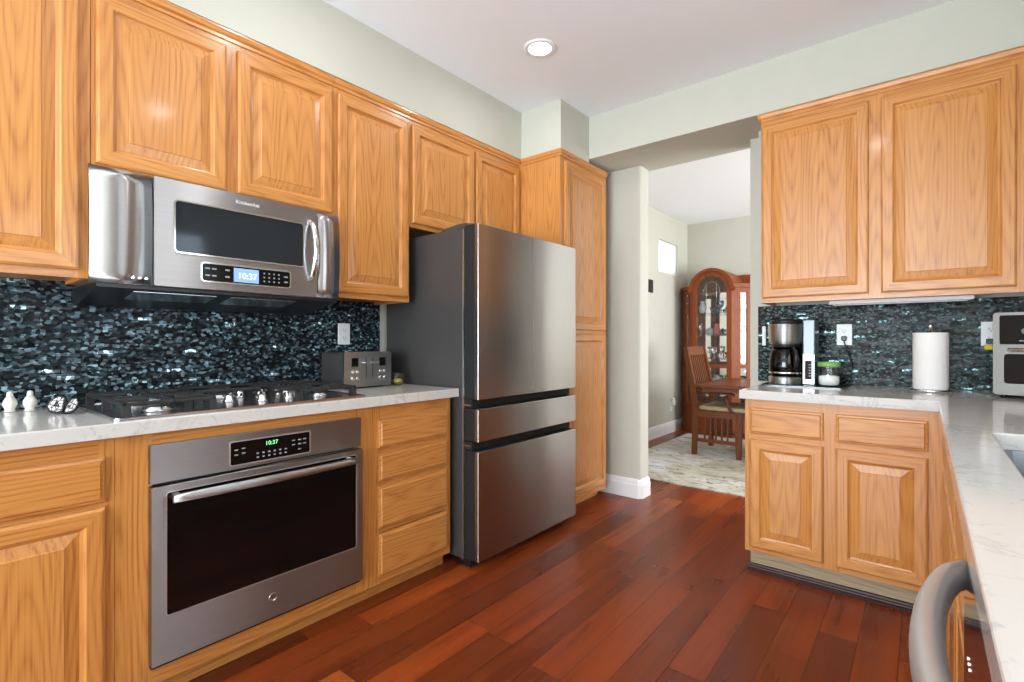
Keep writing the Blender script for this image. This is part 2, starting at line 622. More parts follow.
def text_mesh(name, body, size, mat, parent, loc, rot=(PI / 2, 0, 0), depth=0.0004, align='CENTER', shear=0.0):
    cu = bpy.data.curves.new(name, 'FONT')
    cu.body = body
    cu.size = size
    cu.align_x = align
    cu.align_y = 'CENTER'
    cu.extrude = depth
    cu.shear = shear
    tmp = bpy.data.objects.new(name + '_curve', cu)
    COL.objects.link(tmp)
    dg = bpy.context.evaluated_depsgraph_get()
    me = bpy.data.meshes.new_from_object(tmp.evaluated_get(dg))
    bpy.data.objects.remove(tmp)
    bpy.data.curves.remove(cu)
    me.name = name
    me.materials.clear()
    me.materials.append(mat)
    o = bpy.data.objects.new(name, me)
    COL.objects.link(o)
    o.parent = parent
    o.location = loc
    o.rotation_euler = rot
    return o


def rrect(x0, x1, z0, z1, r, n=5):
    pts = []
    for cx, cz, a0 in ((x1 - r, z1 - r, 0), (x0 + r, z1 - r, 90), (x0 + r, z0 + r, 180), (x1 - r, z0 + r, 270)):
        for i in range(n + 1):
            a = math.radians(a0 + 90 * i / n)
            pts.append((cx + r * math.cos(a), cz + r * math.sin(a)))
    return pts


def ring_profile(bm, w, h, x0, z0, prof, yf, mi_v=0, mi_h=1, fill=True, all_v=False):
    """rectangular rings (inset, depth out of the face) joined with mitred corners; depth is towards -y"""
    rings = []
    for ins, d in prof:
        rings.append([bm.verts.new((x0 + a, yf - d, z0 + b)) for a, b in
                      ((ins, ins), (w - ins, ins), (w - ins, h - ins), (ins, h - ins))])
    for a, b in zip(rings, rings[1:]):
        for i in range(4):
            j = (i + 1) % 4
            f = bm.faces.new((a[i], a[j], b[j], b[i]))
            f.material_index = mi_v if (all_v or i in (1, 3)) else mi_h
    if fill:
        f = bm.faces.new(rings[-1])
        f.material_index = mi_v
    return rings


def panel_door(parent, x0, x1, z0, z1, yf, name='door', stile=0.056):
    """raised-panel oak door on a face at local y = yf, standing out towards -y; its raised field is a sub-part"""
    w, h = x1 - x0, z1 - z0
    mb = MB()
    rings = ring_profile(mb.bm, w, h, x0, z0,
                         [(0.0, 0.0), (0.0, 0.013), (0.003, 0.0165), (0.008, 0.019), (stile - 0.012, 0.019),
                          (stile - 0.008, 0.0165), (stile - 0.006, 0.011), (stile, 0.008), (stile + 0.004, 0.0065)], yf, fill=False)
    mb.bm.faces.new(rings[0])
    d = mb.build(name, [M['oak_v'], M['oak_h']], parent)
    pm = MB()
    s = stile + 0.0005
    ring_profile(pm.bm, w, h, x0, z0, [(s, 0.0055), (s + 0.004, 0.0072), (s + 0.034, 0.0142), (s + 0.036, 0.0165)], yf - 0.001, all_v=True)
    pm.build('raised_panel', [M['oak_v']], d)
    return d


def slab_drawer(parent, x0, x1, z0, z1, yf, name='drawer'):
    mb = MB()
    r = ring_profile(mb.bm, x1 - x0, z1 - z0, x0, z0,
                     [(0, 0), (0, 0.010), (0.003, 0.0125), (0.009, 0.0135), (0.013, 0.019)], yf, mi_v=1, mi_h=1)
    mb.bm.faces.new(r[0])
    return mb.build(name, [M['oak_v'], M['oak_h']], parent)


def face_frame(parent, w, z0, z1, yf, stiles, rails, th=0.019):
    """stiles: (x0,x1) full height; rails: (x0,x1,z0,z1)"""
    mb = MB()
    for a, b in stiles:
        mb.box(a, b, yf, yf + th, z0, z1, 0)
    for a, b, c, d in rails:
        mb.box(a, b, yf + 0.0003, yf + th - 0.0003, c, d, 1)
    return mb.build('face_frame', [M['oak_v'], M['oak_h']], parent)


def crown(parent, x0, x1, yf, z0, z1, left_ret=None, right_ret=None, yb=0.3):
    """small stepped top moulding along the front, with a return along an open end"""
    mb = MB()
    prof = [(0.0, 0.0), (-0.006, 0.0), (-0.006, 0.012), (-0.013, 0.02), (-0.016, 0.034), (-0.016, z1 - z0), (0.0, z1 - z0)]
    mb.prism([(yf + a, z0 + b) for a, b in prof], x0, x1, 'yz', 0)
    if left_ret:
        mb.prism([(x0 + a, z0 + b) for a, b in prof], yf - 0.016, yb, 'xz', 0)
    if right_ret:
        mb.prism([(x1 - a, z0 + b) for a, b in prof], yf - 0.016, yb, 'xz', 0)
    return mb.build('crown_moulding', [M['oak_h']], parent)


LEFT = PI / 2      # local -y -> world +x, local x -> world +y
RIGHT = -PI / 2    # local -y -> world -x, local x -> world -y
ZC0, ZC1 = 2.369, 2.411      # moulding band on top of the upper cabinets

# ================================================================== SETTING
CEIL = 2.736
YB = 3.34          # tiled wall behind the right-hand counter
YS = 3.455         # wall with the wide opening
YE = 3.61          # back face of that wall
XJ0, XJ1 = 0.875, 1.625   # opening
HD = 2.443         # height of the opening and of the soffits
XR = 3.17
YREAR = -3.6
YD = 6.80
XD = 4.7


def quad_box(name, b, m, label):
    return struct(name, MB().box(*b), m, label)


quad_box('floor', (-0.12, XD + 0.12, YREAR - 0.12, YD + 0.12, -0.06, 0.0), M['floor'], 'dark red-brown hand-scraped plank floor')
quad_box('ceiling', (-0.12, XD + 0.12, YREAR - 0.12, YD + 0.12, CEIL, CEIL + 0.06), M['ceil'], 'flat white ceiling')
# left wall with the high dining window cut out
wl = MB()
WY0, WY1, WZ0, WZ1 = 5.85, 6.46, 2.0, 2.4
wl.box(-0.12, 0, YREAR - 0.12, WY0, 0, CEIL)
wl.box(-0.12, 0, WY1, YD + 0.12, 0, CEIL)
wl.box(-0.12, 0, WY0, WY1, 0, WZ0)
wl.box(-0.12, 0, WY0, WY1, WZ1, CEIL)
struct('wall_left', wl, M['wall'], 'sage painted wall running along the cabinets into the dining room')
# wall with the opening: stub beside the pantry, pier beside the right cabinets, head above
wb = MB()
wb.prism([(0, YS), (XJ0 - 0.02, YS), (XJ0 - 0.006, YS + 0.006), (XJ0, YS + 0.02), (XJ0, YE - 0.02), (XJ0 - 0.006, YE - 0.006), (XJ0 - 0.02, YE), (0, YE)], 0, CEIL, 'xy')
wb.box(XJ1, XR, YS, YE, 0, CEIL)
wb.box(XJ0, XJ1, YS, YE, HD, CEIL)
struct('wall_back', wb, M['wall'], 'sage wall with the wide opening to the dining room')
struct('wall_furring', MB().box(1.70, XR, YB + 0.006, YS, 0, HD - 0.001), M['wall'], 'sage wall behind the mosaic and right-hand cabinets')
# right wall, rear wall, dining walls with openings for the added windows
wr = MB()
wr.box(XR, XR + 0.12, YREAR - 0.12, 0.35, 0, CEIL)
wr.box(XR, XR + 0.12, 1.75, YE, 0, CEIL)
wr.box(XR, XR + 0.12, 0.35, 1.75, 0, 1.12)
wr.box(XR, XR + 0.12, 0.35, 1.75, 2.12, CEIL)
struct('wall_right', wr, M['wall'], 'sage wall behind the sink counter')
wq = MB()
wq.box(-0.12, 0.35, YREAR - 0.12, YREAR, 0, CEIL)
wq.box(3.05, XD + 0.12, YREAR - 0.12, YREAR, 0, CEIL)
wq.box(0.35, 3.05, YREAR - 0.12, YREAR, 0, 0.35)
wq.box(0.35, 3.05, YREAR - 0.12, YREAR, 2.35, CEIL)
struct('wall_rear', wq, M['wall'], 'sage wall with an added wide window facing the kitchen')
struct('wall_dining', MB().box(0, XD, YD, YD + 0.12, 0, CEIL), M['wall'], 'sage far wall of the dining room behind the curio cabinet')
we = MB()
we.box(XD, XD + 0.12, YE - 0.15, 3.95, 0, CEIL)
we.box(XD, XD + 0.12, 6.45, YD + 0.12, 0, CEIL)
we.box(XD, XD + 0.12, 3.95, 6.45, 0, 0.5)
we.box(XD, XD + 0.12, 3.95, 6.45, 2.4, CEIL)
we.box(XR + 0.12, XD, YS, YE, 0, CEIL)
struct('wall_side', we, M['wall'], 'sage side wall of the dining room')
# added window frames out of view, placed as light sources for the rooms
for nm, ax, a0, a1, z0, z1, pos in (('added_window_3', 'x', 0.35, 3.05, 0.35, 2.35, YREAR - 0.06), ('added_window_2', 'y', 0.35, 1.75, 1.12, 2.12, XR + 0.06),
                                    ('added_window_4', 'y', 3.95, 6.45, 0.5, 2.4, XD + 0.06)):
    m = MB()
    mid = (a0 + a1) / 2
    for p, q in ((a0, a0 + 0.05), (mid - 0.025, mid + 0.025), (a1 - 0.05, a1)):
        m.box(*((p, q, pos - 0.03, pos + 0.03) if ax == 'x' else (pos - 0.03, pos + 0.03, p, q)), z0, z1)
    for p, q in ((z0, z0 + 0.05), (z1 - 0.05, z1)):
        m.box(*((a0, a1, pos - 0.028, pos + 0.028) if ax == 'x' else (pos - 0.028, pos + 0.028, a0, a1)), p, q)
    struct(nm, m, M['trimw'], 'added white framed window out of view')

# soffits over the cabinets: left run, pantry bump, beam across the opening
SX = 0.325
struct('soffit_left', MB().box(0, SX, YREAR, 2.745, ZC1 + 0.001, CEIL), M['wall'], 'sage boxed soffit above the left upper cabinets')
struct('soffit_pantry', MB().box(0, 0.65, 2.745, 3.105, ZC1 + 0.001, CEIL), M['wall'], 'sage soffit corner above the tall pantry cabinet')
sb = MB()
sb.box(0, 0.65, 3.105, YS, HD, CEIL)
sb.box(0.65, XR, 3.105, YS, HD, CEIL)
struct('soffit_back', sb, M['wall'], 'sage boxed beam above the opening and the right upper cabinets')
struct('soffit_right', MB().box(XR - 0.33, XR, YREAR, 3.105, HD, CEIL), M['wall'], 'sage soffit above the sink wall')


def baseboard(name, path, label):
    """mitred sweep of the board profile along plan points; the wall lies on the right of travel"""
    mb = MB()
    prof = [(0, 0), (0.016, 0), (0.016, 0.095), (0.011, 0.112), (0.012, 0.120), (0.006, 0.135), (0.0, 0.14)]
    P = [Vector(p) for p in path]
    rows = []
    for i, p in enumerate(P):
        ns = []
        for a, b in ((i - 1, i), (i, i + 1)):
            if a >= 0 and b < len(P):
                d = (P[b] - P[a]).normalized()
                ns.append(Vector((-d.y, d.x)))
        nn = sum(ns, Vector((0, 0)))
        nn = nn / nn.dot(ns[0])
        rows.append([mb.bm.verts.new((p.x + nn.x * d, p.y + nn.y * d, z)) for d, z in prof])
    n = len(prof)
    for A, B in zip(rows, rows[1:]):
        for k in range(n):
            j = (k + 1) % n
            mb.bm.faces.new((A[k], A[j], B[j], B[k]))
    mb.bm.faces.new(rows[0])
    mb.bm.faces.new(list(reversed(rows[-1])))
    return struct(name, mb, M['trimw'], label)


baseboard('baseboard_back', [(0.02, YE), (XJ0 - 0.02, YE), (XJ0, YE - 0.02), (XJ0, YS + 0.02), (XJ0 - 0.02, YS), (0.50, YS)],
          'white baseboard wrapping the wall end beside the opening')
baseboard('baseboard_left', [(0, YD - 0.02), (0, YE + 0.02)], 'white baseboard along the dining room left wall')
baseboard('baseboard_dining', [(XD, YD), (0.02, YD)], 'white baseboard behind the curio cabinet')

# dining window: frame, muntins, pane
w1 = MB()
for a, b in ((WY0, WY0 + 0.035), (WY1 - 0.035, WY1)):
    w1.box(-0.1, -0.03, a, b, WZ0, WZ1)
for a, b in ((WZ0, WZ0 + 0.035), (WZ1 - 0.035, WZ1)):
    w1.box(-0.099, -0.031, WY0, WY1, a, b)
for k in (1, 2):
    yy = WY0 + (WY1 - WY0) * k / 3
    w1.box(-0.07, -0.058, yy - 0.006, yy + 0.006, WZ0, WZ1)
w1.box(-0.07, -0.058, WY0, WY1, (WZ0 + WZ1) / 2 - 0.006, (WZ0 + WZ1) / 2 + 0.006)
win = struct('window_1', w1, M['trimw'], 'small high window in the dining room left wall')
gp = MB().box(-0.066, -0.062, WY0 + 0.03, WY1 - 0.03, WZ0 + 0.03, WZ1 - 0.03).build('window_pane', M['pane'], win)

# mosaic backsplashes
struct('backsplash_left', MB().box(0.0, 0.008, YREAR + 0.01, 1.802, 0.9155, 1.80), M['mosaic_l'], 'dark blue glass mosaic backsplash behind the cooktop')
struct('backsplash_right', MB().box(1.70, XR - 0.001, YB - 0.008, YB + 0.006, 0.9155, 1.3665), M['mosaic_r'], 'dark teal glass mosaic backsplash behind the coffee maker')


# ================================================================== LEFT UPPER CABINETS
def upper_left(name, label, y0, y1, zb, doors, zdb, shelf_gap=True, cat='cabinet'):
    """wall cabinet on the left wall; local x = world y - y0, front frame at world x = 0.305"""
    t = thing(name, label, cat, (0.305, y0, zb), LEFT, 'oak wall cabinets along the left wall')
    w = y1 - y0
    h = ZC0 + 0.03 - zb
    b = MB()
    b.box(0, 0.016, 0.0192, 0.302, 0, h)
    b.box(w - 0.016, w, 0.0192, 0.302, 0, h)
    b.box(0.016, w - 0.016, 0.0192, 0.302, 0.012, 0.028)
    b.box(0.016, w - 0.016, 0.0192, 0.302, h - 0.016, h)
    b.box(0.016, w - 0.016, 0.29, 0.302, 0.028, h - 0.016)
    b.build('carcass', M['oak_v'], t)
    st = []
    edges = [0.0] + [v for d in doors for v in d] + [w]
    OV = 0.012
    xs = [(0, doors[0][0] + OV)]
    for d0, d1 in zip(doors, doors[1:]):
        xs.append((d0[1] - OV, d1[0] + OV))
    xs.append((doors[-1][1] - OV, w))
    face_frame(t, w, 0, h, 0.0, xs, [(a[1], b[0], 0, zdb - zb + OV) for a, b in zip(xs, xs[1:])] + [(a[1], b[0], h - 0.075, h) for a, b in zip(xs, xs[1:])])
    for d0, d1 in doors:
        panel_door(t, d0, d1, zdb - zb, 2.342 - zb, -0.0006)
    crown(t, 0.0, w, 0.0, ZC0 - zb, ZC1 - zb)
    return t


upper_left('wall_cabinet', 'oak wall cabinet at the far left edge, beside the microwave', -0.06, 0.4165, 1.367, [(0.035, 0.444)], 1.393)
upper_left('wall_cabinet', 'short two-door oak wall cabinet directly above the microwave', 0.4185, 1.318, 1.741, [(0.0115, 0.4215), (0.4665, 0.8885)], 1.761)
upper_left('wall_cabinet', 'tall narrow single-door oak wall cabinet between microwave and refrigerator', 1.320, 1.776, 1.367, [(0.017, 0.440)], 1.393)
upper_left('wall_cabinet', 'short two-door oak wall cabinet above the refrigerator', 1.778, 2.7425, 1.782, [(0.014, 0.497), (0.518, 0.952)], 1.804)

# pantry
pt = thing('pantry_cabinet', 'tall oak pantry cabinet with stacked doors right of the refrigerator', 'cabinet', (0.645, 2.745, 0), LEFT)
PW = 0.61
pb = MB()
pb.box(0.0, 0.018, 0.0192, 0.64, 0.10, 2.40)
pb.box(PW - 0.018, PW, 0.0192, 0.64, 0.10, 2.40)
pb.box(0.018, PW - 0.018, 0.0192, 0.64, 0.10, 0.118)
pb.box(0.018, PW - 0.018, 0.0192, 0.64, 2.38, 2.40)
pb.box(0.018, PW - 0.018, 0.62, 0.64, 0.118, 2.38)
pb.build('carcass', M['oak_v'], pt)
MB().box(0.0, PW, 0.07, 0.085, 0.0, 0.0995).build('toe_kick', M['oak_h'], pt)
face_frame(pt, PW, 0.06, 2.40, 0.0, [(0, 0.055), (PW - 0.04, PW)],
           [(0.055, PW - 0.04, 0.06, 0.115), (0.055, PW - 0.04, 1.195, 1.245), (0.055, PW - 0.04, 2.33, 2.40)])
panel_door(pt, 0.043, PW - 0.026, 1.232, 2.342, -0.0006)
panel_door(pt, 0.043, PW - 0.026, 0.103, 1.205, -0.0006)
crown(pt, 0.0, PW, 0.0, ZC0, ZC1, left_ret=True, yb=0.315)

# ================================================================== LEFT BASE CABINETS
FX = 0.60          # face frame plane
ZB0, ZB1 = 0.072, 0.8715


def base_box(t, w, dep, notch_front=True, open_front=False):
    b = MB()
    b.box(0, 0.016, 0.0192, dep, ZB0, ZB1)
    b.box(w - 0.016, w, 0.0192, dep, ZB0, ZB1)
    b.box(0.016, w - 0.016, 0.0192, dep, ZB0 + 0.01, ZB0 + 0.028)
    b.box(0.016, w - 0.016, dep - 0.012, dep, ZB0 + 0.028, ZB1)
    b.build('carcass', M['oak_v'], t)
    MB().box(0, w, 0.055, 0.07, 0.0, ZB0 + 0.009).build('toe_kick', M['oak_h'], t)


t = thing('base_cabinet', 'oak base cabinet with drawer over panel door at the lower left', 'cabinet', (FX, -0.08, 0), LEFT, 'oak base cabinets along the left wall')
W = 0.4965
base_box(t, W, 0.59)
face_frame(t, W, ZB0, ZB1, 0.0, [(0, 0.045), (W - 0.037, W)],
           [(0.045, W - 0.037, ZB0, 0.115), (0.045, W - 0.037, 0.655, 0.695), (0.045, W - 0.037, 0.80, ZB1)])
slab_drawer(t, 0.03, 0.472, 0.682, 0.814, -0.0006)
panel_door(t, 0.03, 0.472, 0.10, 0.666, -0.0006)

t = thing('oven_cabinet', 'oak base cabinet surrounding the built-in oven', 'cabinet', (FX, 0.4175, 0), LEFT, 'oak base cabinets along the left wall')
W = 0.922
base_box(t, W, 0.59)
face_frame(t, W, ZB0, ZB1, 0.0, [(0, 0.095), (0.826, W)],
           [(0.095, 0.826, ZB0, 0.142), (0.095, 0.826, 0.822, ZB1)])

t = thing('drawer_cabinet', 'oak base cabinet with four stacked drawers beside the refrigerator', 'cabinet', (FX, 1.3405, 0), LEFT, 'oak base cabinets along the left wall')
W = 0.462
base_box(t, W, 0.59)
face_frame(t, W, ZB0, ZB1, 0.0, [(0, 0.03), (W - 0.04, W)],
           [(0.03, W - 0.04, ZB0, 0.12)] + [(0.03, W - 0.04, a, b) for a, b in ((0.30, 0.335), (0.505, 0.54), (0.65, 0.69), (0.79, ZB1))])
for z0, z1 in ((0.109, 0.298), (0.322, 0.508), (0.530, 0.655), (0.679, 0.803)):
    slab_drawer(t, 0.017, 0.432, z0, z1, -0.0006)


# ================================================================== COUNTERTOPS
def slab(name, poly, z0, z1, label, hole=None):
    mb = MB()
    bm = mb.bm
    vs = [bm.verts.new((x, y, z1)) for x, y in poly]
    es = [bm.edges.new((vs[i], vs[(i + 1) % len(vs)])) for i in range(len(vs))]
    if hole:
        hv = [bm.verts.new((x, y, z1)) for x, y in hole]
        es += [bm.edges.new((hv[i], hv[(i + 1) % len(hv)])) for i in range(len(hv))]
    bmesh.ops.triangle_fill(bm, use_beauty=True, use_dissolve=True, edges=es)
    r = bmesh.ops.extrude_face_region(bm, geom=list(bm.faces))
    for v in r['geom']:
        if isinstance(v, bmesh.types.BMVert):
            v.co.z = z0
    bmesh.ops.recalc_face_normals(bm, faces=bm.faces)
    sharp = [e for e in bm.edges if len(e.link_faces) == 2 and e.calc_face_angle(0) > 1.0 and abs(e.verts[0].co.z - z1) < 1e-5 and abs(e.verts[1].co.z - z1) < 1e-5]
    bmesh.ops.bevel(bm, geom=sharp, offset=0.004, segments=2, affect='EDGES', profile=0.5)
    o = mb.build(name, M['quartz'])
    return tag(o, label, 'countertop')


ZT0, ZT1 = 0.8725, 0.915
slab('countertop', [(0.001, -1.2), (0.64, -1.2), (0.64, 1.826), (0.001, 1.826)], ZT0, ZT1, 'white quartz countertop on the left, under the gas cooktop')
SX0, SX1, SY0, SY1 = 2.622, 3.03, 1.10, 1.845
slab('countertop', [(1.772, 2.655), (2.527, 2.655), (2.527, -1.2), (XR - 0.002, -1.2), (XR - 0.002, YB - 0.001), (1.772, YB - 0.001)], ZT0, ZT1,
     'L-shaped white quartz countertop on the right, around the sink', hole=list(reversed(rrect(SX0, SX1, SY0, SY1, 0.04))))

# sink basin
sk = thing('kitchen_sink', 'stainless undermount sink basin in the right countertop', 'sink', (0, 0, 0.70))
m = MB()
o_ = rrect(SX0 + 0.012, SX1 - 0.012, SY0 + 0.012, SY1 - 0.012, 0.045)
lip = rrect(SX0 - 0.02, SX1 + 0.02, SY0 - 0.02, SY1 + 0.02, 0.05)
rows = []
for outl, z in ((lip, 0.171), (rrect(SX0 - 0.002, SX1 + 0.002, SY0 - 0.002, SY1 + 0.002, 0.042), 0.171), (o_, 0.03), (rrect(SX0 + 0.04, SX1 - 0.04, SY0 + 0.04, SY1 - 0.04, 0.05), 0.0)):
    rows.append([m.bm.verts.new((x, y, z)) for x, y in outl])
for a, b in zip(rows, rows[1:]):
    for i in range(len(a)):
        j = (i + 1) % len(a)
        m.bm.faces.new((a[i], a[j], b[j], b[i]))
m.bm.faces.new(rows[-1])
m.build('basin', simple('dull_basin_steel', (0.24, 0.25, 0.27, 1), 0.35, 1.0, var=0.03), sk)
MB().lathe([(0.045, 0.0), (0.045, 0.003), (0.03, 0.005), (0.028, 0.001)], (2.83, 1.47, 0.0005), 24).build('drain', M['chrome'], sk)

# ================================================================== COOKTOP
ck = thing('gas_cooktop', 'five-burner gas cooktop with black grates set in the left countertop', 'cooktop', (0.09, 0.41, ZT1 + 0.0005))
CW, CD = 0.88, 0.535      # along world y, along world x ; local x = world x
m = MB()
m.prism(rrect(0.0, CD, 0.0, CW, 0.02), 0.0, 0.006, 'xy')
m.frame(rrect(0.002, CD - 0.002, 0.002, CW - 0.002, 0.02), rrect(0.012, CD - 0.012, 0.012, CW - 0.012, 0.015), 0.006, 0.010, 'xy')
m.build('steel_tray', M['steel_plain'], ck)


def burner(parent, x, y, r):
    b = MB()
    b.lathe([(r, 0), (r, 0.008), (r * 0.8, 0.014), (r * 0.8, 0.016)], (x, y, 0.0065), 24)
    o = b.build('burner', M['steel_plain'], parent)
    MB().lathe([(r * 0.72, 0), (r * 0.75, 0.004), (r * 0.7, 0.009), (r * 0.2, 0.011)], (x, y, 0.0227), 24).build('burner_cap', M['iron'], o)


def grate(parent, x0, x1, y0, y1, bx):
    """cast iron grate: rim with feet, ridge bars, fingers over the burners at bx"""
    g = MB()
    zt, zb, t_ = 0.051, 0.040, 0.012
    g.box(x0, x1, y0, y0 + t_, zb, zt, bev=0.003)
    g.box(x0, x1, y1 - t_, y1, zb, zt, bev=0.003)
    g.box(x0, x0 + t_, y0, y1, zb, zt, bev=0.003)
    g.box(x1 - t_, x1, y0, y1, zb, zt, bev=0.003)
    ym = (y0 + y1) / 2
    xm = (x0 + x1) / 2
    g.box(xm - t_ / 2, xm + t_ / 2, y0, y1, zb + 0.001, zt - 0.0005)
    for cx in bx:
        g.box(cx - t_ / 2, cx + t_ / 2, y0 + 0.004, y0 + (y1 - y0) * 0.36, zb + 0.002, zt + 0.004, bev=0.003)
        g.box(cx - t_ / 2, cx + t_ / 2, y1 - (y1 - y0) * 0.36, y1 - 0.004, zb + 0.002, zt + 0.004, bev=0.003)
        g.box(cx - 0.11, cx - 0.035, ym - t_ / 2, ym + t_ / 2, zb + 0.0015, zt + 0.004, bev=0.003)
        g.box(cx + 0.035, cx + 0.11, ym - t_ / 2, ym + t_ / 2, zb + 0.0015, zt + 0.004, bev=0.003)
    for fx in (x0, x1 - 0.022, xm - 0.011):
        for fy in (y0, y1 - 0.022):
            g.prism([(fx - 0.003, 0.0065), (fx + 0.025, 0.0065), (fx + 0.022, zb + 0.002), (fx, zb + 0.002)], fy, fy + 0.022, 'xz')
    return g.build('grate', M['iron'], parent)


for x, y, r in ((0.14, 0.15, 0.038), (0.39, 0.15, 0.046), (0.14, 0.73, 0.046), (0.40, 0.73, 0.035), (0.14, 0.44, 0.055)):
    burner(ck, x, y, r)
grate(ck, 0.02, 0.495, 0.03, 0.295, (0.14, 0.39))
grate(ck, 0.02, 0.495, 0.585, 0.85, (0.14, 0.40))
grate(ck, 0.02, 0.24, 0.31, 0.57, (0.13,))
for wx, wy in ((0.40, 0.818), (0.277, 0.909), (0.345, 0.961), (0.476, 0.909), (0.315, 1.043), (0.477, 1.015)):
    k = MB()
    c = (wx - 0.09, wy - 0.41 - 0.0, 0.0065)
    k.lathe([(0.021, 0), (0.021, 0.006), (0.017, 0.010), (0.0155, 0.024), (0.012, 0.028)], c, 20)
    k.box(c[0] - 0.016, c[0] + 0.016, c[1] - 0.005, c[1] + 0.005, c[2] + 0.022, c[2] + 0.036, bev=0.003)
    k.build('control_knob', M['chrome'], ck)['label'] = 'chrome burner knob'

# ================================================================== BUILT-IN OVEN   local x = world y - .5, front at world x = .625
ov = thing('wall_oven', 'stainless built-in electric oven under the cooktop', 'oven', (0.625, 0.501, 0.131), LEFT)
OW, OH = 0.756, 0.700
m = MB()
m.box(0.02, OW - 0.02, 0.024, 0.52, 0.012, OH - 0.012)
m.build('oven_body', M['black'], ov)
m = MB()
m.box(0, OW, 0.0, 0.0235, 0.578, OH, bev=0.002)
cp = m.build('control_panel', M['steel_oven'], ov)
m = MB()
m.frame(rrect(0.229, 0.527, 0.590, 0.677, 0.008), rrect(0.233, 0.523, 0.594, 0.673, 0.006), -0.002, 0.0, 'xz')
m.build('display_bezel', M['satin'], cp)
m = MB()
m.prism(rrect(0.2335, 0.5225, 0.5945, 0.6725, 0.006), -0.0012, 0.0005, 'xz')
dg_ = m.build('display_glass', M['black_gloss'], cp)
text_mesh('clock_digits', '10:37', 0.021, M['green_led'], cp, (0.375, -0.0016, 0.653))
keys = [(0.325 + i * 0.0205, 0.622 - j * 0.014, 0.004, 0.0028) for i in range(6) for j in range(2)]
keys += [(x, z, 0.006, 0.0022) for x, z in ((0.252, 0.645), (0.252, 0.628), (0.276, 0.648), (0.276, 0.631), (0.458, 0.648), (0.482, 0.648),
                                          (0.502, 0.648), (0.458, 0.632), (0.482, 0.632), (0.502, 0.632), (0.482, 0.612))]
for x, z, a, b in keys:
    MB().box(x - a, x + a, -0.0018, -0.0012, z - b, z + b).build('key', M['grey_print'], cp)
# door: steel frame with recessed dark glass, tube handle, badge
m = MB()
GX0, GX1, GZ0, GZ1 = 0.040, OW - 0.030, 0.160, 0.548
m.frame(rrect(0, OW, 0.014, 0.569, 0.003), rrect(GX0, GX1, GZ0, GZ1, 0.008), -0.012, 0.0, 'xz')
m.box(0.001, OW - 0.001, 0.0, 0.0225, 0.014, 0.569)
dr = m.build('oven_door', M['steel_oven'], ov)
m = MB()
m.prism(rrect(GX0 + 0.0005, GX1 - 0.0005, GZ0 + 0.0005, GZ1 - 0.0005, 0.0075), -0.0095, -0.0003, 'xz')
m.build('door_glass', M['oven_glass'], dr)
m = MB()
m.frame(rrect(GX0 - 0.002, GX1 + 0.002, GZ0 - 0.002, GZ1 + 0.002, 0.009), rrect(GX0 + 0.001, GX1 - 0.001, GZ0 + 0.001, GZ1 - 0.001, 0.008), -0.0128, -0.0098, 'xz')
m.build('glass_trim', M['satin'], dr)
m = MB()
n = 14
m.tube([(0.045 + (0.70 - 0.045) * i / n, -0.056 - 0.012 * math.sin(PI * i / n), 0.536) for i in range(n + 1)], 0.0135, 14)
for x in (0.062, 0.683):
    m.box(x - 0.010, x + 0.010, -0.058, -0.0125, 0.527, 0.545, bev=0.003)
m.build('door_handle', M['steel'], dr)['label'] = 'bright steel bar handle'
bd = MB()
rot = Matrix.Rotation(PI / 2, 4, 'X')
bd.lathe([(0.0155, 0), (0.0155, 0.003), (0.013, 0.0035), (0.0125, 0.0025), (0.003, 0.0025)], (0, 0, 0), 28, 0, Matrix.Translation((0.375, -0.0121, 0.089)) @ rot)
bo = bd.build('maker_badge', M['steel_plain'], dr)
text_mesh('badge_monogram', 'GE', 0.013, M['slot'], dr, (0.375, -0.0152, 0.089), shear=0.3)
MB().box(0.003, OW - 0.003, 0.004, 0.0235, 0.0, 0.0135).build('bottom_vent', M['black'], ov)

# ================================================================== OVER-RANGE MICROWAVE   local x = world y - .4
mw = thing('microwave', 'stainless over-the-range microwave with curved front below the wall cabinets', 'microwave', (0.37, 0.4195, 1.352), LEFT)
MW, MH = 0.880, 0.383
m = MB()
m.box(0.0, MW, 0.001, 0.355, 0.0, MH)
m.build('microwave_body', M['steel_plain'], mw)


def bowed(x0, x1, z0, z1, d0, d1, mi=0, n=10, yb=0.0, tuck=0.010):
    """front panel whose face bulges out between its top and bottom edges"""
    b = MB()
    pts = []
    for i in range(n + 1):
        s_ = i / n
        z = z0 + (z1 - z0) * s_
        d = d0 + (d1 - d0) * math.sin(PI * min(1, max(0, s_))) ** 0.6
        pts.append((-d, z))
    b.prism([(yb, z0)] + pts + [(yb, z1)], x0, x1, 'yz', mi, True)
    for f in b.bm.faces:
        if len(f.verts) > 4:
            f.smooth = False
    return b


bowed(-0.022, 0.150, 0.0, MH, 0.010, 0.024).build('end_panel', M['steel'], mw)
bowed(0.766, MW, 0.0, MH, 0.010, 0.024).build('end_panel', M['steel_dark'], mw)['label'] = 'darker end panel beside the handle'
DX0, DX1 = 0.153, 0.763
door = MB()
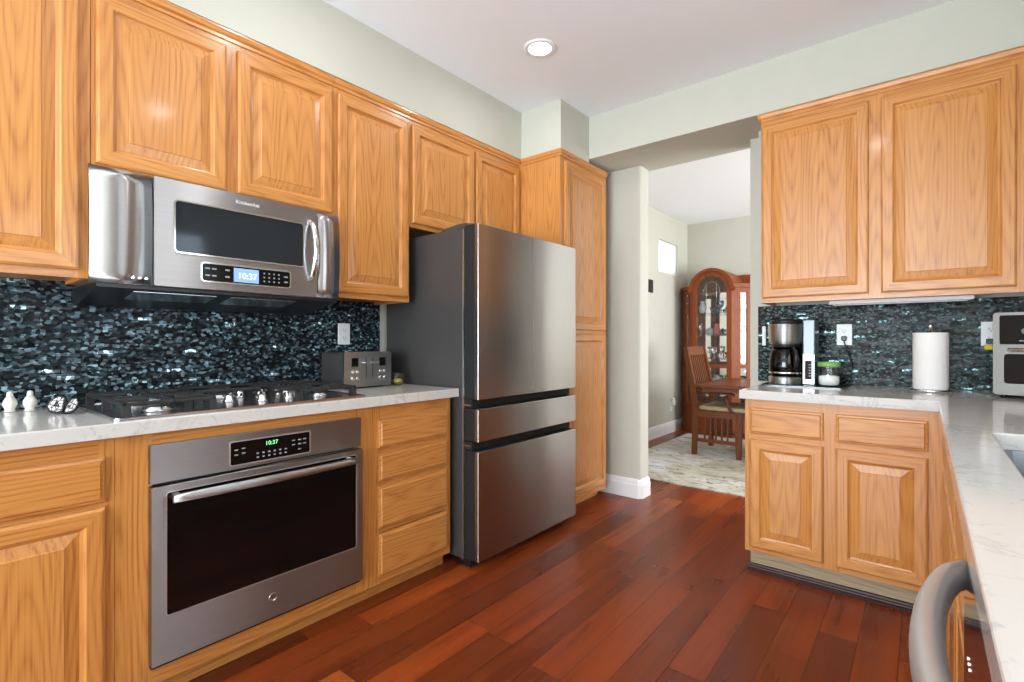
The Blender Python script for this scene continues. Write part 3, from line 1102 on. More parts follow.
# flat-faced door with rounded edges and a window opening
door.frame(rrect(DX0, DX1, 0.0, MH, 0.006), rrect(0.216, 0.700, 0.126, 0.312, 0.012), -0.030, 0.0, 'xz')
door.box(DX0 + 0.001, DX1 - 0.001, -0.014, -0.0005, 0.002, MH - 0.002)
md = door.build('microwave_door', M['steel'], mw)
m = MB()
m.prism(rrect(0.2165, 0.6995, 0.1265, 0.3115, 0.012), -0.026, -0.0145, 'xz')
m.build('door_window', M['micro_glass'], md)
m = MB()
m.frame(rrect(0.213, 0.703, 0.123, 0.315, 0.014), rrect(0.218, 0.698, 0.128, 0.310, 0.011), -0.0325, -0.0303, 'xz')
m.build('window_trim', M['chrome'], md)
m = MB()
m.frame(rrect(0.299, 0.644, 0.026, 0.101, 0.014), rrect(0.304, 0.639, 0.031, 0.096, 0.010), -0.0335, -0.0303, 'xz')
m.build('control_trim', M['chrome'], mw)
m = MB()
m.prism(rrect(0.3045, 0.6385, 0.0315, 0.0955, 0.010), -0.0325, -0.0302, 'xz')
ctl = m.build('control_panel', M['black_gloss'], mw)
m = MB().box(0.415, 0.510, -0.0332, -0.0326, 0.036, 0.090)
lc = m.build('clock_display', M['lcd'], ctl)
text_mesh('clock_digits', '10:37', 0.034, M['lcd_text'], ctl, (0.466, -0.0338, 0.060))
keys = [(x, z, 0.008) for x, z in ((0.322, 0.078), (0.345, 0.078), (0.322, 0.052), (0.345, 0.052), (0.392, 0.078), (0.392, 0.052), (0.622, 0.074), (0.622, 0.052))]
keys += [(0.532 + i * 0.02, 0.08 - j * 0.016, 0.003) for i in range(4) for j in range(3)]
for x, z, a in keys:
    MB().box(x - a, x + a, -0.0332, -0.0326, z - 0.003, z + 0.003).build('key', M['grey_print'], ctl)
m = MB()
n = 16
pts = []
for i in range(n + 1):
    s_ = i / n
    pts.append((0.735, -0.030 - 0.042 * math.sin(PI * s_) ** 0.55, 0.075 + 0.255 * s_))
m.tube(pts, 0.011, 12)
m.build('door_handle', M['chrome'], md)['label'] = 'curved chrome door handle'
text_mesh('maker_name', 'KitchenAid', 0.020, M['white_pl'], md, (0.468, -0.0306, 0.350))
for i in range(3):
    MB().lathe([(0.006, 0), (0.006, 0.003), (0.003, 0.004)], (0, 0, 0), 12, 0, Matrix.Translation((0.095 + i * 0.019, -0.0195, 0.022)) @ rot).build('push_button', M['chrome'], mw)
# black underside hood sloping down to the wall, with two grease filters
m = MB()
m.prism([(0.0, -0.001), (0.0, -0.014), (0.29, -0.062), (0.352, -0.062), (0.352, -0.001)], -0.004 + 0.004, MW, 'yz')
hood = m.build('underside', M['black'], mw)
for a, b in ((0.11, 0.38), (0.43, 0.70)):
    f = MB()
    f.prism([(0.035, -0.0202), (0.035, -0.0215), (0.16, -0.0420), (0.16, -0.0408)], a, b, 'yz')
    f.build('grease_filter', M['steel_plain'], hood)

# ================================================================== REFRIGERATOR   local x = world y - 1.832, front at world x = .77
fr = thing('refrigerator', 'dark stainless four-door refrigerator between the counter and the pantry', 'refrigerator', (0.77, 1.832, 0), LEFT)
FW = 0.905
FH = 1.735
m = MB()
m.box(0.0, FW, 0.105, 0.74, 0.045, FH, bev=0.006)
m.build('cabinet_shell', M['fridge_side'], fr)
for x in (0.05, FW - 0.05):
    for y in (0.15, 0.68):
        MB().cyl((x, y, 0.0), 0.02, 0.0445, 14).build('foot', M['black'], fr)
MB().box(0.01, FW - 0.01, 0.06, 0.1045, 0.012, 0.16).build('base_grille', M['black'], fr)
# thin bright corner strips on the shell's front edges
for x in (0.0005, FW - 0.006):
    MB().box(x, x + 0.0055, 0.0985, 0.1045, 0.05, FH - 0.01).build('edge_strip', M['steel_plain'], fr)


def fridge_front(name, x0, x1, z0, z1):
    b = MB()
    b.box(x0 + 0.002, x1 - 0.002, 0.024, 0.098, z0, z1, 1, bev=0.004)
    b.box(x0, x1, 0.0, 0.0245, z0, z1, 0, bev=0.003)
    return b.build(name, [M['steel_dark'], M['matte_black']], fr)


fridge_front('door', 0.0, 0.4515, 0.862, 1.745)
fridge_front('door', 0.4545, FW, 0.862, 1.745)
fridge_front('drawer', 0.0, FW, 0.651, 0.815)
fridge_front('drawer', 0.0, FW, 0.052, 0.601)
for z in (0.8185, 0.6045):
    MB().box(0.004, FW - 0.004, 0.045, 0.098, z, z + 0.043).build('handle_recess', M['matte_black'], fr)
for x0, x1 in ((0.012, 0.15), (FW - 0.15, FW - 0.012)):
    MB().prism([(0.03, FH + 0.0105), (0.10, FH + 0.026), (0.16, FH + 0.026), (0.24, FH + 0.0165), (0.30, FH + 0.0005), (0.106, FH + 0.0005), (0.105, FH + 0.0105)], x0, x1, 'yz').build('hinge_cover', M['fridge_side'], fr)
for z in (0.83, 0.625):
    MB().box(-0.004, -0.0002, 0.05, 0.095, z, z + 0.006).build('side_hinge', M['steel_plain'], fr)

# ================================================================== RIGHT UPPER CABINETS (facing the camera)
rc = thing('wall_cabinet', 'two-door oak wall cabinet above the coffee maker and paper towels', 'cabinet', (1.782, 3.05, 1.367), 0.0)
W = 1.386 - 0.002
h = ZC0 + 0.03 - 1.367
DEP = YB - 3.05 - 0.0015
b = MB()
b.box(0, 0.016, 0.0192, DEP, 0, h)
b.box(W - 0.016, W, 0.0192, DEP, 0, h)
b.box(0.016, W - 0.016, 0.0192, DEP, 0.024, 0.04)
b.box(0.016, W - 0.016, 0.0192, DEP, h - 0.016, h)
b.box(0.016, W - 0.016, DEP - 0.012, DEP, 0.04, h - 0.016)
b.build('carcass', M['oak_v'], rc)
face_frame(rc, W, 0, h, 0.0, [(0, 0.022), (0.478, 0.552), (0.995, 1.06), (W - 0.03, W)],
           [(0.022, 0.478, 0, 0.04), (0.022, 0.478, h - 0.07, h), (0.552, 0.995, 0, 0.04), (0.552, 0.995, h - 0.07, h), (1.06, W - 0.03, 0, 0.04), (1.06, W - 0.03, h - 0.07, h)])
panel_door(rc, 0.009, 0.490, 0.026, 2.342 - 1.367, -0.0006)
panel_door(rc, 0.540, 1.009, 0.026, 2.342 - 1.367, -0.0006)
panel_door(rc, 1.046, W - 0.018, 0.026, 2.342 - 1.367, -0.0006)
crown(rc, 0.0, W, 0.0, ZC0 - 1.367, ZC1 - 1.367, left_ret=True, yb=DEP)

# under-cabinet light bar
ul = thing('light_bar', 'slim grey light bar under the right wall cabinet', 'light', (2.10, 3.075, 1.345))
MB().box(0, 0.56, 0, 0.09, 0.0, 0.0215, bev=0.003).build('light_housing', simple('grey_enamel', rgb(188, 182, 182), 0.4), ul)
MB().box(0.02, 0.54, 0.015, 0.075, -0.003, -0.0005).build('light_lens', M['white_pl'], ul)

# ================================================================== RIGHT BASE CABINETS
FY = 2.70
RZ0 = 0.112
rb = thing('base_cabinet', 'oak base cabinet with two drawers over two doors under the coffee maker', 'cabinet', (1.788, FY, 0), 0.0)
W = 0.765
DEP = YB - FY - 0.0015
b = MB()
b.box(0, 0.016, 0.0192, DEP, RZ0, ZB1)
b.box(W - 0.016, W, 0.0192, DEP, RZ0, ZB1)
b.box(0.016, W - 0.016, 0.0192, DEP, RZ0 + 0.01, RZ0 + 0.028)
b.box(0.016, W - 0.016, DEP - 0.012, DEP, RZ0 + 0.028, ZB1)
b.box(0.36, 0.376, 0.0192, DEP - 0.012, RZ0 + 0.028, ZB1 - 0.001)
b.build('carcass', M['oak_v'], rb)
face_frame(rb, W, RZ0, ZB1, 0.0, [(0, 0.037), (0.325, 0.400), (0.695, W)],
           [(a, c, z0, z1) for a, c in ((0.037, 0.325), (0.400, 0.695)) for z0, z1 in ((RZ0, 0.15), (0.655, 0.715), (0.815, ZB1))])
for a, c in ((0.024, 0.338), (0.387, 0.709)):
    slab_drawer(rb, a, c, 0.700, 0.826, -0.0006)
    panel_door(rb, a, c, 0.137, 0.672, -0.0006)
MB().box(0.012, W + 0.06, 0.056, 0.07, 0.0, RZ0 - 0.0005).build('toe_kick', M['kick_grey'], rb)['label'] = 'greyed toe-kick board'
m = MB()
m.prism([(0.0555, 0.0), (0.030, 0.0), (0.030, 0.014), (0.036, 0.016), (0.038, 0.022), (0.044, 0.024), (0.046, 0.032), (0.0555, 0.034)], 0.0, W + 0.045, 'yz')
m.build('shoe_moulding', M['shoe'], rb)['label'] = 'dark moulded shoe strip'

# sink run, facing -x
SXF = 2.557
sc_ = thing('sink_cabinet', 'oak sink base cabinet along the right edge beyond the dishwasher', 'cabinet', (SXF, FY - 0.001, 0), RIGHT)
W = FY - 0.001 - 1.050
b = MB()
b.box(0, 0.016, 0.0192, 0.60, RZ0, ZB1 - 0.22)
b.box(W - 0.016, W, 0.0192, 0.60, RZ0, ZB1 - 0.22)
b.box(0.016, W - 0.016, 0.0192, 0.60, RZ0 + 0.01, RZ0 + 0.028)
b.build('carcass', M['oak_v'], sc_)
face_frame(sc_, W, RZ0, ZB1, 0.0, [(0, 0.20), (0.66, 0.735), (1.13, 1.19), (W - 0.035, W)],
           [(a, c, z0, z1) for a, c in ((0.20, 0.66), (0.735, 1.13), (1.19, W - 0.035)) for z0, z1 in ((RZ0, 0.15), (0.655, 0.715), (0.815, ZB1))])
for a, c in ((0.187, 0.673), (0.722, 1.143), (1.177, W - 0.022)):
    slab_drawer(sc_, a, c, 0.700, 0.826, -0.0006)
    panel_door(sc_, a, c, 0.137, 0.672, -0.0006)
MB().box(0.07, W, 0.056, 0.07, 0.0, RZ0 - 0.0005).build('toe_kick', M['kick_grey'], sc_)

# ================================================================== DISHWASHER   local x = 1.108 - world y
dw = thing('dishwasher', 'stainless dishwasher with a bowed bar handle at the lower right corner', 'dishwasher', (2.531, 1.045, 0), RIGHT)
DWW = 0.60
MB().box(0.004, DWW - 0.004, 0.028, 0.58, 0.10, 0.866).build('tub', M['black'], dw)
m = MB()
m.box(0.001, DWW - 0.001, 0.0, 0.0275, 0.115, 0.862, bev=0.004)
dd = m.build('dishwasher_door', brushed('polished_dishwasher_steel', (0.40, 0.385, 0.385, 1), 0.10, 0.3), dw)
m = MB()
n = 20
pts = []
for i in range(n + 1):
    s_ = i / n
    pts.append((0.055 + 0.49 * s_, -0.002 - 0.043 * math.sin(PI * s_) ** 0.55, 0.815))
m.tube(pts, 0.0165, 16, sy=1.25)
m.build('door_handle', M['satin'], dd)['label'] = 'thick bowed steel handle'
for i in range(3):
    m = MB()
    m.lathe([(0.002, 0), (0.002, 0.0008), (0.001, 0.001)], (0, 0, 0), 12, 0, Matrix.Translation((0.10 + 0.016 * i, -0.0003, 0.715)) @ rot)
    m.build('emissive_dot', M['bright_dot'], dd)  # one of three small emissive dots on the door
MB().box(0.003, DWW - 0.003, 0.05, 0.065, 0.0, 0.0995).build('toe_panel', M['black'], dw)

# ================================================================== COUNTER OBJECTS, LEFT
ZS = ZT1 + 0.0006


def shaker(loc, label):
    t = thing('shaker', label, 'shaker', loc, 0, 'cream ceramic shakers')
    MB().lathe([(0.014, 0), (0.016, 0.002), (0.0125, 0.008), (0.015, 0.014), (0.0195, 0.025), (0.018, 0.036), (0.011, 0.050)], (0, 0, 0), 28).build('shaker_body', M['ceramic'], t)
    MB().lathe([(0.0098, 0.0503), (0.0085, 0.058), (0.008, 0.066), (0.003, 0.070)], (0, 0, 0), 24).build('shaker_cap', M['ceramic'], t)
    return t


s1 = shaker((0.075, 0.247, ZS), 'cream pear-shaped ceramic shaker nearer the left edge')
s2 = copy_tree(s1)
s2.location = (0.085, 0.296, ZS)
s2['label'] = 'cream pear-shaped ceramic shaker beside the patterned butterfly ornament'
s3 = copy_tree(s1)
s3.location = (0.062, 0.196, ZS)
s3['label'] = 'cream ceramic shaker cut off by the left picture edge'

# black and white patterned butterfly ornament
bt = thing('ornament', 'small black and white butterfly-shaped ornament left of the cooktop', 'ornament', (0.27, 0.355, ZS), math.radians(30))
wingm = NT('black_and_white_wing_pattern')
vo = wingm.n('ShaderNodeTexVoronoi', feature='DISTANCE_TO_EDGE')
vo.inputs['Scale'].default_value = 75.0
wingm.link(wingm.coords('Object'), vo.inputs['Vector'])
wingm.set(Base_Color=wingm.ramp(vo.outputs['Distance'], [(0.07, rgb(30, 24, 30)), (0.12, rgb(222, 214, 212))]), Roughness=0.3)


def wing(sgn, sc, tilt, yoff):
    w = MB()
    outline = [(0.0, 0.0), (0.012, -0.004), (0.034, 0.0), (0.046, 0.012), (0.044, 0.026), (0.030, 0.038), (0.014, 0.036), (0.002, 0.018)]
    poly = [(a * sc * sgn, b * sc) for a, b in outline]
    inner = [(0.02 * sc * sgn + (a - 0.02 * sc * sgn) * 0.84, 0.017 * sc + (b - 0.017 * sc) * 0.84) for a, b in poly]
    w.prism(inner, -0.0022, 0.0022, 'xz', 0)
    w.frame(poly, inner, -0.003, 0.003, 'xz', 1)
    o = w.build('wing', [wingm.mat, M['black']], bt)
    o.location = (0, yoff, 0.006)
    o.rotation_euler = (math.radians(tilt), 0, math.radians(-12 * sgn))
    return o


wing(1, 1.35, -22, 0.0)
wing(-1, 1.5, -30, 0.004)
wing(-1, 1.2, -52, 0.016)
MB().tube([(0.0, -0.004, 0.006), (0.0, -0.002, 0.02), (0.0, 0.002, 0.045)], 0.004, 10, radii=[0.003, 0.0045, 0.003]).build('ornament_body', M['black'], bt)
MB().lathe([(0.018, 0), (0.018, 0.002), (0.012, 0.004)], (0, 0.004, 0), 20).build('ornament_base', M['black'], bt)

# four-slice toaster, front facing +x
to = thing('toaster', 'stainless four-slice toaster at the right end of the left counter', 'toaster', (0.262, 1.405, ZS), LEFT)
TW, TD, TH = 0.285, 0.225, 0.186
m = MB()
m.box(0.006, TW - 0.006, 0.012, TD, 0.010, TH - 0.004, bev=0.012, seg=3)
m.build('toaster_body', M['fridge_side'], to)
m = MB()
m.prism(rrect(0.0, TW, 0.008, TH, 0.014), 0.0, 0.0115, 'xz')
ff = m.build('front_plate', M['steel'], to)
m = MB()
for i in range(4):
    x = 0.03 + i * 0.06
    m.box(x, x + 0.032, 0.04, TD - 0.02, TH - 0.0037, TH - 0.0025)
m.build('bread_slots', M['slot'], to)
m = MB()
for x in (0.128, 0.168):
    m.box(x - 0.0022, x + 0.0022, -0.0006, -0.0001, 0.055, 0.158)
m.build('lever_slot', M['slot'], ff)
for x in (0.122, 0.176):
    l = MB().box(x - 0.020, x + 0.020, -0.018, -0.0008, 0.128, 0.136, bev=0.002)
    l.build('lever', M['chrome'], ff)
for x in (0.062, 0.228):
    MB().box(x - 0.019, x + 0.019, -0.002, -0.0001, 0.112, 0.155).build('display', M['black_gloss'], ff)
    for dx in (-0.013, 0.013):
        for z in (0.085, 0.052):
            MB().lathe([(0.0085, 0), (0.0085, 0.004), (0.006, 0.006)], (0, 0, 0), 16, 0, Matrix.Translation((x + dx, -0.0002, z)) @ rot).build('button', M['chrome'], ff)
MB().box(0.03, TW - 0.03, 0.03, TD - 0.02, 0.0, 0.0095).build('feet', M['black'], to)

# small faceted glass holder beside the toaster
jr = thing('glass_votive', 'small faceted glass votive holder with yellow filling between toaster and refrigerator', 'votive', (0.235, 1.755, ZS))
MB().lathe([(0.028, 0.0), (0.040, 0.014), (0.043, 0.048), (0.034, 0.066), (0.031, 0.066), (0.039, 0.047), (0.036, 0.016), (0.024, 0.006)], (0, 0, 0), 10, smooth=False).build('glass_cup', M['glass'], jr)
MB().lathe([(0.018, 0.0065), (0.026, 0.014), (0.027, 0.030), (0.01, 0.034)], (0, 0, 0), 16).build('yellow_filling', M['yellow'], jr)


# wall outlets
def outlet(loc, rz, label, plug=False):
    t = thing('wall_outlet', label, 'outlet', loc, rz, 'white wall outlets')
    MB().box(-0.036, 0.036, -0.006, -0.0003, -0.058, 0.058, bev=0.002).build('cover_plate', M['white_pl'], t)
    m = MB()
    for z in (-0.021, 0.021):
        m.prism(rrect(-0.017, 0.017, z - 0.014, z + 0.014, 0.008), -0.0075, -0.0062, 'xz', 0)
    r_ = m.build('receptacle', M['white_pl'], t)
    m = MB()
    for z in (-0.021, 0.021):
        m.box(-0.008, -0.006, -0.008, -0.0076, z - 0.002, z + 0.007)
        m.box(0.006, 0.008, -0.008, -0.0076, z - 0.002, z + 0.006)
        m.box(-0.002, 0.002, -0.008, -0.0076, z - 0.010, z - 0.006)
    m.build('slots', M['slot'], r_)
    return t


outlet((0.0085, 1.563, 1.196), LEFT, 'white wall outlet above the toaster')
outlet((2.142, YB - 0.0085, 1.192), 0, 'white wall outlet behind the coffee maker cord')
outlet((2.733, YB - 0.0085, 1.192), 0, 'white wall outlet beside the toaster oven')
wp = thing('wall_plate', 'narrow white wall plate left of the coffee maker', 'wall plate', (1.734, YB - 0.0085, 1.188))
MB().box(-0.010, 0.010, -0.006, -0.0003, -0.058, 0.058, bev=0.002).build('cover_plate', M['white_pl'], wp)
MB().box(-0.004, 0.004, -0.009, -0.0062, -0.018, 0.018, bev=0.001).build('rocker', M['white_pl'], wp)
outlet((0.0005, 6.22, 0.33), LEFT, 'white outlet low on the dining room wall with a plugged-in freshener')

# ================================================================== COUNTER OBJECTS, RIGHT
ty = thing('serving_tray', 'thin dark glass tray under the coffee maker and sugar jar', 'tray', (1.795, 2.985, ZS))
MB().prism(rrect(0, 0.385, 0, 0.30, 0.02), 0.0, 0.005, 'xy').build('tray_plate', simple('dark_green_glass', rgb(70, 82, 80), 0.08, coat=0.5), ty)
MB().frame(rrect(0, 0.385, 0, 0.30, 0.02), rrect(0.006, 0.379, 0.006, 0.294, 0.016), 0.0052, 0.008, 'xy').build('tray_rim', M['matte_black'], ty)
ZTR = ZS + 0.0056

cm = thing('coffee_maker', 'black and stainless drip coffee maker with glass carafe on the right counter', 'coffee maker', (1.888, 3.13, ZTR))
m = MB()
m.lathe([(0.082, 0.0), (0.084, 0.004), (0.084, 0.036), (0.078, 0.040)], (0, 0, 0), 36)
m.build('warming_base', M['steel'], cm)
m = MB()
m.box(-0.075, 0.066, 0.068, 0.125, 0.0405, 0.335, bev=0.01)
m.build('back_column', M['black'], cm)
m = MB()
m.box(0.0862, 0.145, -0.02, 0.125, 0.0, 0.352, bev=0.006)
wt = m.build('water_tank', simple('blue_grey_tinted_plastic', rgb(84, 100, 106), 0.15), cm)
MB().box(0.0885, 0.142, -0.0225, -0.0205, 0.004, 0.165).build('control_face', M['satin'], wt)
m = MB()
m.box(0.098, 0.130, -0.0245, -0.0227, 0.030, 0.130)
cpn = m.build('control_panel', M['matte_black'], wt)
m = MB()
for z in (0.045, 0.06, 0.075, 0.09, 0.105):
    m.box(0.116, 0.126, -0.0255, -0.0247, z, z + 0.006)
m.build('button_row', M['grey_print'], wt)
m = MB()
m.lathe([(0.062, 0.215), (0.080, 0.222), (0.084, 0.240), (0.088, 0.325), (0.080, 0.33)], (0, 0, 0), 40)
m.build('filter_housing', M['steel'], cm)
m = MB()
m.lathe([(0.079, 0.3305), (0.080, 0.342), (0.074, 0.352), (0.03, 0.356)], (0, 0, 0), 36)
m.build('lid', M['black'], cm)
m = MB()
m.lathe([(0.066, 0.200), (0.070, 0.2145)], (0, 0, 0), 32)
m.build('carafe_lid', M['black'], cm)
m = MB()
m.lathe([(0.066, 0.0415), (0.080, 0.050), (0.084, 0.085), (0.083, 0.130), (0.076, 0.170), (0.064, 0.1995), (0.062, 0.1995), (0.074, 0.170), (0.081, 0.130), (0.082, 0.085), (0.078, 0.052), (0.064, 0.0435)], (0, 0, 0), 36, cap=False)
cf = m.build('carafe', M['pane_dark'], cm)
m = MB()
m.lathe([(0.0635, 0.0445), (0.077, 0.054), (0.081, 0.085), (0.0805, 0.115)], (0, 0, 0), 32)
m.build('coffee', M['coffee'], cf)
m = MB()
m.lathe([(0.0845, 0.058), (0.0855, 0.062), (0.0845, 0.066)], (0, 0, 0), 36, cap=False)
m.build('carafe_band', M['chrome'], cf)
m = MB()
a_ = math.radians(-52)
dx, dy = math.cos(a_), math.sin(a_)
m.tube([(dx * r_, dy * r_, z) for r_, z in ((0.066, 0.192), (0.088, 0.195), (0.106, 0.18), (0.111, 0.14), (0.104, 0.10), (0.087, 0.085))], 0.009, 10)
m.build('carafe_handle', M['black'], cf)
# power cord to the outlet
cd = MB()
pts = [(2.142, YB - 0.028, 1.171), (2.144, YB - 0.045, 1.155), (2.155, YB - 0.04, 1.11), (2.172, YB - 0.03, 1.06), (2.18, YB - 0.03, 1.0), (2.165, YB - 0.035, 0.955), (2.13, YB - 0.035, 0.930), (2.09, YB - 0.04, 0.9265), (2.052, YB - 0.06, 0.930)]
cd.tube(pts, 0.0032, 8)
pc = cd.build('power_cord', M['black'])
tag(pc, 'black power cord from the coffee maker to the outlet', 'cord')
MB().box(2.130, 2.154, YB - 0.040, YB - 0.0170, 1.158, 1.184, bev=0.004).build('plug', M['black'], pc)

# sugar jar
sj = thing('sugar_jar', 'small glass jar of sugar with green lid beside the coffee maker', 'jar', (2.096, 3.115, ZTR))
m = MB()
m.lathe([(0.040, 0.0), (0.048, 0.006), (0.051, 0.03), (0.050, 0.085), (0.044, 0.102), (0.044, 0.114), (0.042, 0.114), (0.042, 0.101), (0.048, 0.084), (0.049, 0.03), (0.046, 0.008), (0.038, 0.003)], (0, 0, 0), 32)
m.build('glass_body', M['pane'], sj)
MB().lathe([(0.037, 0.004), (0.0445, 0.009), (0.0475, 0.03), (0.047, 0.050), (0.02, 0.056)], (0, 0, 0), 28).build('sugar', M['sugar'], sj)
MB().lathe([(0.050, 0.1005), (0.052, 0.104), (0.052, 0.120), (0.047, 0.125), (0.015, 0.128)], (0, 0, 0), 32).build('lid', M['green'], sj)['label'] = 'green screw lid'

# paper towel holder
ph = thing('paper_towel_holder', 'steel upright holder with a full roll of white paper towels', 'paper towel holder', (2.508, 3.13, ZS))
MB().lathe([(0.076, 0.0), (0.078, 0.004), (0.078, 0.010), (0.070, 0.014)], (0, 0, 0), 40).build('holder_base', M['chrome'], ph)
MB().lathe([(0.006, 0.0142), (0.006, 0.305), (0.010, 0.308), (0.011, 0.316), (0.006, 0.322)], (0, 0, 0), 16).build('holder_rod', M['chrome'], ph)
m = MB()
m.lathe([(0.020, 0.0145), (0.066, 0.0145), (0.0675, 0.018), (0.0675, 0.278), (0.066, 0.281), (0.020, 0.281)], (0, 0, 0), 44, cap=False)
m.lathe([(0.020, 0.0145), (0.020, 0.281)], (0, 0, 0), 24, cap=False)
m.build('towel_roll', M['paper'], ph)

# toaster oven in the corner
tv = thing('toaster_oven', 'stainless countertop toaster oven in the right corner', 'toaster oven', (2.714, 2.985, ZS), math.radians(-12))
VW, VD, VH = 0.38, 0.30, 0.362
m = MB()
m.box(0.0, VW, 0.010, VD, 0.014, VH, bev=0.008)
m.build('oven_body', M['steel_warm'], tv)
m = MB()
m.frame(rrect(0, VW, 0.014, VH, 0.012), rrect(0.02, VW - 0.02, VH - 0.135, VH - 0.012, 0.006), -0.006, 0.0095, 'xz')
m.build('front_frame', M['steel_warm'], tv)
m = MB()
m.prism(rrect(0.0205, VW - 0.0205, VH - 0.1345, VH - 0.0125, 0.006), -0.005, 0.0093, 'xz')
ctl = m.build('control_panel', M['tv_black'], tv)
for i in range(3):
    MB().lathe([(0.017, 0), (0.017, 0.012), (0.013, 0.015)], (0, 0, 0), 20, 0, Matrix.Translation((0.10 + i * 0.09, -0.0052, VH - 0.08)) @ rot).build('control_knob', M['black'], ctl)
MB().box(0.08, 0.34, -0.0058, -0.0052, VH - 0.122, VH - 0.118).build('panel_stripe', M['grey_print'], ctl)
m = MB()
m.frame(rrect(0.006, VW - 0.006, 0.022, VH - 0.142, 0.01), rrect(0.035, VW - 0.035, 0.062, VH - 0.175, 0.012), -0.016, -0.0065, 'xz')
vd = m.build('oven_door', M['steel_warm'], tv)
m = MB()
m.prism(rrect(0.0355, VW - 0.0355, 0.0625, VH - 0.1755, 0.012), -0.012, -0.0075, 'xz')
m.build('door_glass', M['tv_black'], vd)
m = MB()
m.tube([(0.05, -0.042, VH - 0.158), (VW - 0.05, -0.042, VH - 0.158)], 0.008, 12)
for x in (0.07, VW - 0.07):
    m.box(x - 0.006, x + 0.006, -0.042, -0.0165, VH - 0.163, VH - 0.153)
m.build('door_handle', M['chrome'], vd)
for x in (0.03, VW - 0.03):
    for y in (0.03, VD - 0.03):
        MB().cyl((x, y, 0), 0.012, 0.0138, 12).build('foot', M['black'], tv)
# plug by the second outlet
pg = thing('night_light', 'small yellow and black plug-in light at the outlet beside the toaster oven', 'night light', (2.726, YB - 0.0168, 1.126))
MB().box(-0.020, 0.014, -0.022, -0.001, -0.012, 0.014, bev=0.005).build('light_body', M['yellow'], pg)
MB().box(-0.012, 0.014, -0.018, -0.001, 0.018, 0.042, bev=0.003).build('plug', M['black'], pg)

# ================================================================== CEILING LIGHTS
RINGS = [(0.881, 2.199, 'recessed white downlight in the ceiling, shining above the refrigerator aisle')]
for x, y in ((0.881, 1.08), (2.20, 1.14), (0.95, -1.2), (2.15, -1.2)):
    RINGS.append((x, y, None))
dl = thing('recessed_downlight', RINGS[0][2], 'ceiling light', (RINGS[0][0], RINGS[0][1], CEIL), 0, 'recessed downlights in the kitchen ceiling')
MB().lathe([(0.060, -0.0008), (0.086, -0.0008), (0.088, -0.004), (0.080, -0.008), (0.062, -0.006)], (0, 0, 0), 40, cap=False).build('trim_ring', M['trimw'], dl)
MB().lathe([(0.0595, -0.001), (0.0595, -0.0045), (0.02, -0.0055)], (0, 0, 0), 36).build('lens', M['lamp'], dl)
spots = ['above the oven', 'above the sink counter', 'behind the camera on the left', 'behind the camera on the right']
for k, (x, y, lb) in enumerate(RINGS):
    if k:
        c = copy_tree(dl)
        c.location = (x, y, CEIL)
        c['label'] = 'recessed white downlight in the ceiling ' + spots[k - 1]
    area_light('downlight_lamp', (x, y, CEIL - 0.012), (0, 0, 0), 0.11, 0.11, CAN_W, (0.97, 0.98, 1.0), 'DISK')

# added torchiere-shaped fill light, unseen behind the camera, to brighten the ceiling
fl = thing('fill_uplight', 'added unseen steel uplight behind the camera, filling the ceiling with light', 'lamp', (2.75, -1.6, 0))
MB().lathe([(0.14, 0), (0.14, 0.012), (0.02, 0.02)], (0, 0, 0), 28).build('fill_uplight_base', M['steel_plain'], fl)
MB().cyl((0, 0, 0.0205), 0.012, 1.18, 14).build('fill_uplight_pole', M['steel_plain'], fl)
MB().lathe([(0.02, 1.201), (0.10, 1.23), (0.165, 1.30), (0.17, 1.372), (0.166, 1.372), (0.160, 1.302), (0.098, 1.238), (0.02, 1.21)], (0, 0, 0), 32).build('fill_uplight_bowl', M['white_pl'], fl)
ud = bpy.data.lights.new('fill_uplight_bulb', 'POINT')
ud.energy = FILL_UPLIGHT_W
ud.shadow_soft_size = 0.05
ud.color = (0.76, 0.89, 1.0)
uo = bpy.data.objects.new('fill_uplight_bulb', ud)
uo.location = (2.75, -1.6, 1.32)
COL.objects.link(uo)

# ================================================================== DINING ROOM
rg = MB()
rg.prism(rrect(0.21, 3.6, 3.985, 6.24, 0.01), 0.0005, 0.010, 'xy')
tag(rg.build('area_rug', M['rug']), 'pale abstract area rug on the dining room floor', 'rug')
ZR = 0.0105

# armchair facing +x, near side at y 5.13
ch = thing('dining_armchair', 'mission-style wooden armchair with slatted back and tan seat at the table end', 'chair', (0.62, 5.13, ZR))
CWD = 0.56


def raked_leg(y):
    m = MB()
    prof = [(0.0, 0.0), (0.045, 0.0), (0.062, 0.42), (0.052, 0.62), (-0.045, 1.085), (-0.085, 1.085), (-0.002, 0.60), (0.012, 0.42)]
    m.prism([(a + 0.03, b) for a, b in prof], y, y + 0.042, 'xz')
    return m.build('leg', M['walnut'], ch)


raked_leg(0.0)
raked_leg(CWD - 0.042)
for y in (0.0, CWD - 0.042):
    m = MB()
    m.prism([(0.462, 0.0), (0.50, 0.0), (0.512, 0.30), (0.512, 0.45), (0.46, 0.45), (0.452, 0.2)], y, y + 0.042, 'xz')
    m.build('leg', M['walnut'], ch)
m = MB()
m.box(0.09, 0.4595, 0.006, 0.030, 0.385, 0.445)
m.box(0.09, 0.4595, CWD - 0.030, CWD - 0.006, 0.385, 0.445)
m.box(0.474, 0.498, 0.0425, CWD - 0.0425, 0.385, 0.445)
m.box(0.06, 0.084, 0.0425, CWD - 0.0425, 0.385, 0.445)
m.build('seat_frame', M['walnut_h'], ch)
m = MB()
m.box(0.088, 0.53, 0.034, CWD - 0.034, 0.4455, 0.492, bev=0.02, seg=4)
for f in m.bm.faces:
    f.smooth = True
m.build('seat_cushion', M['beige'], ch)
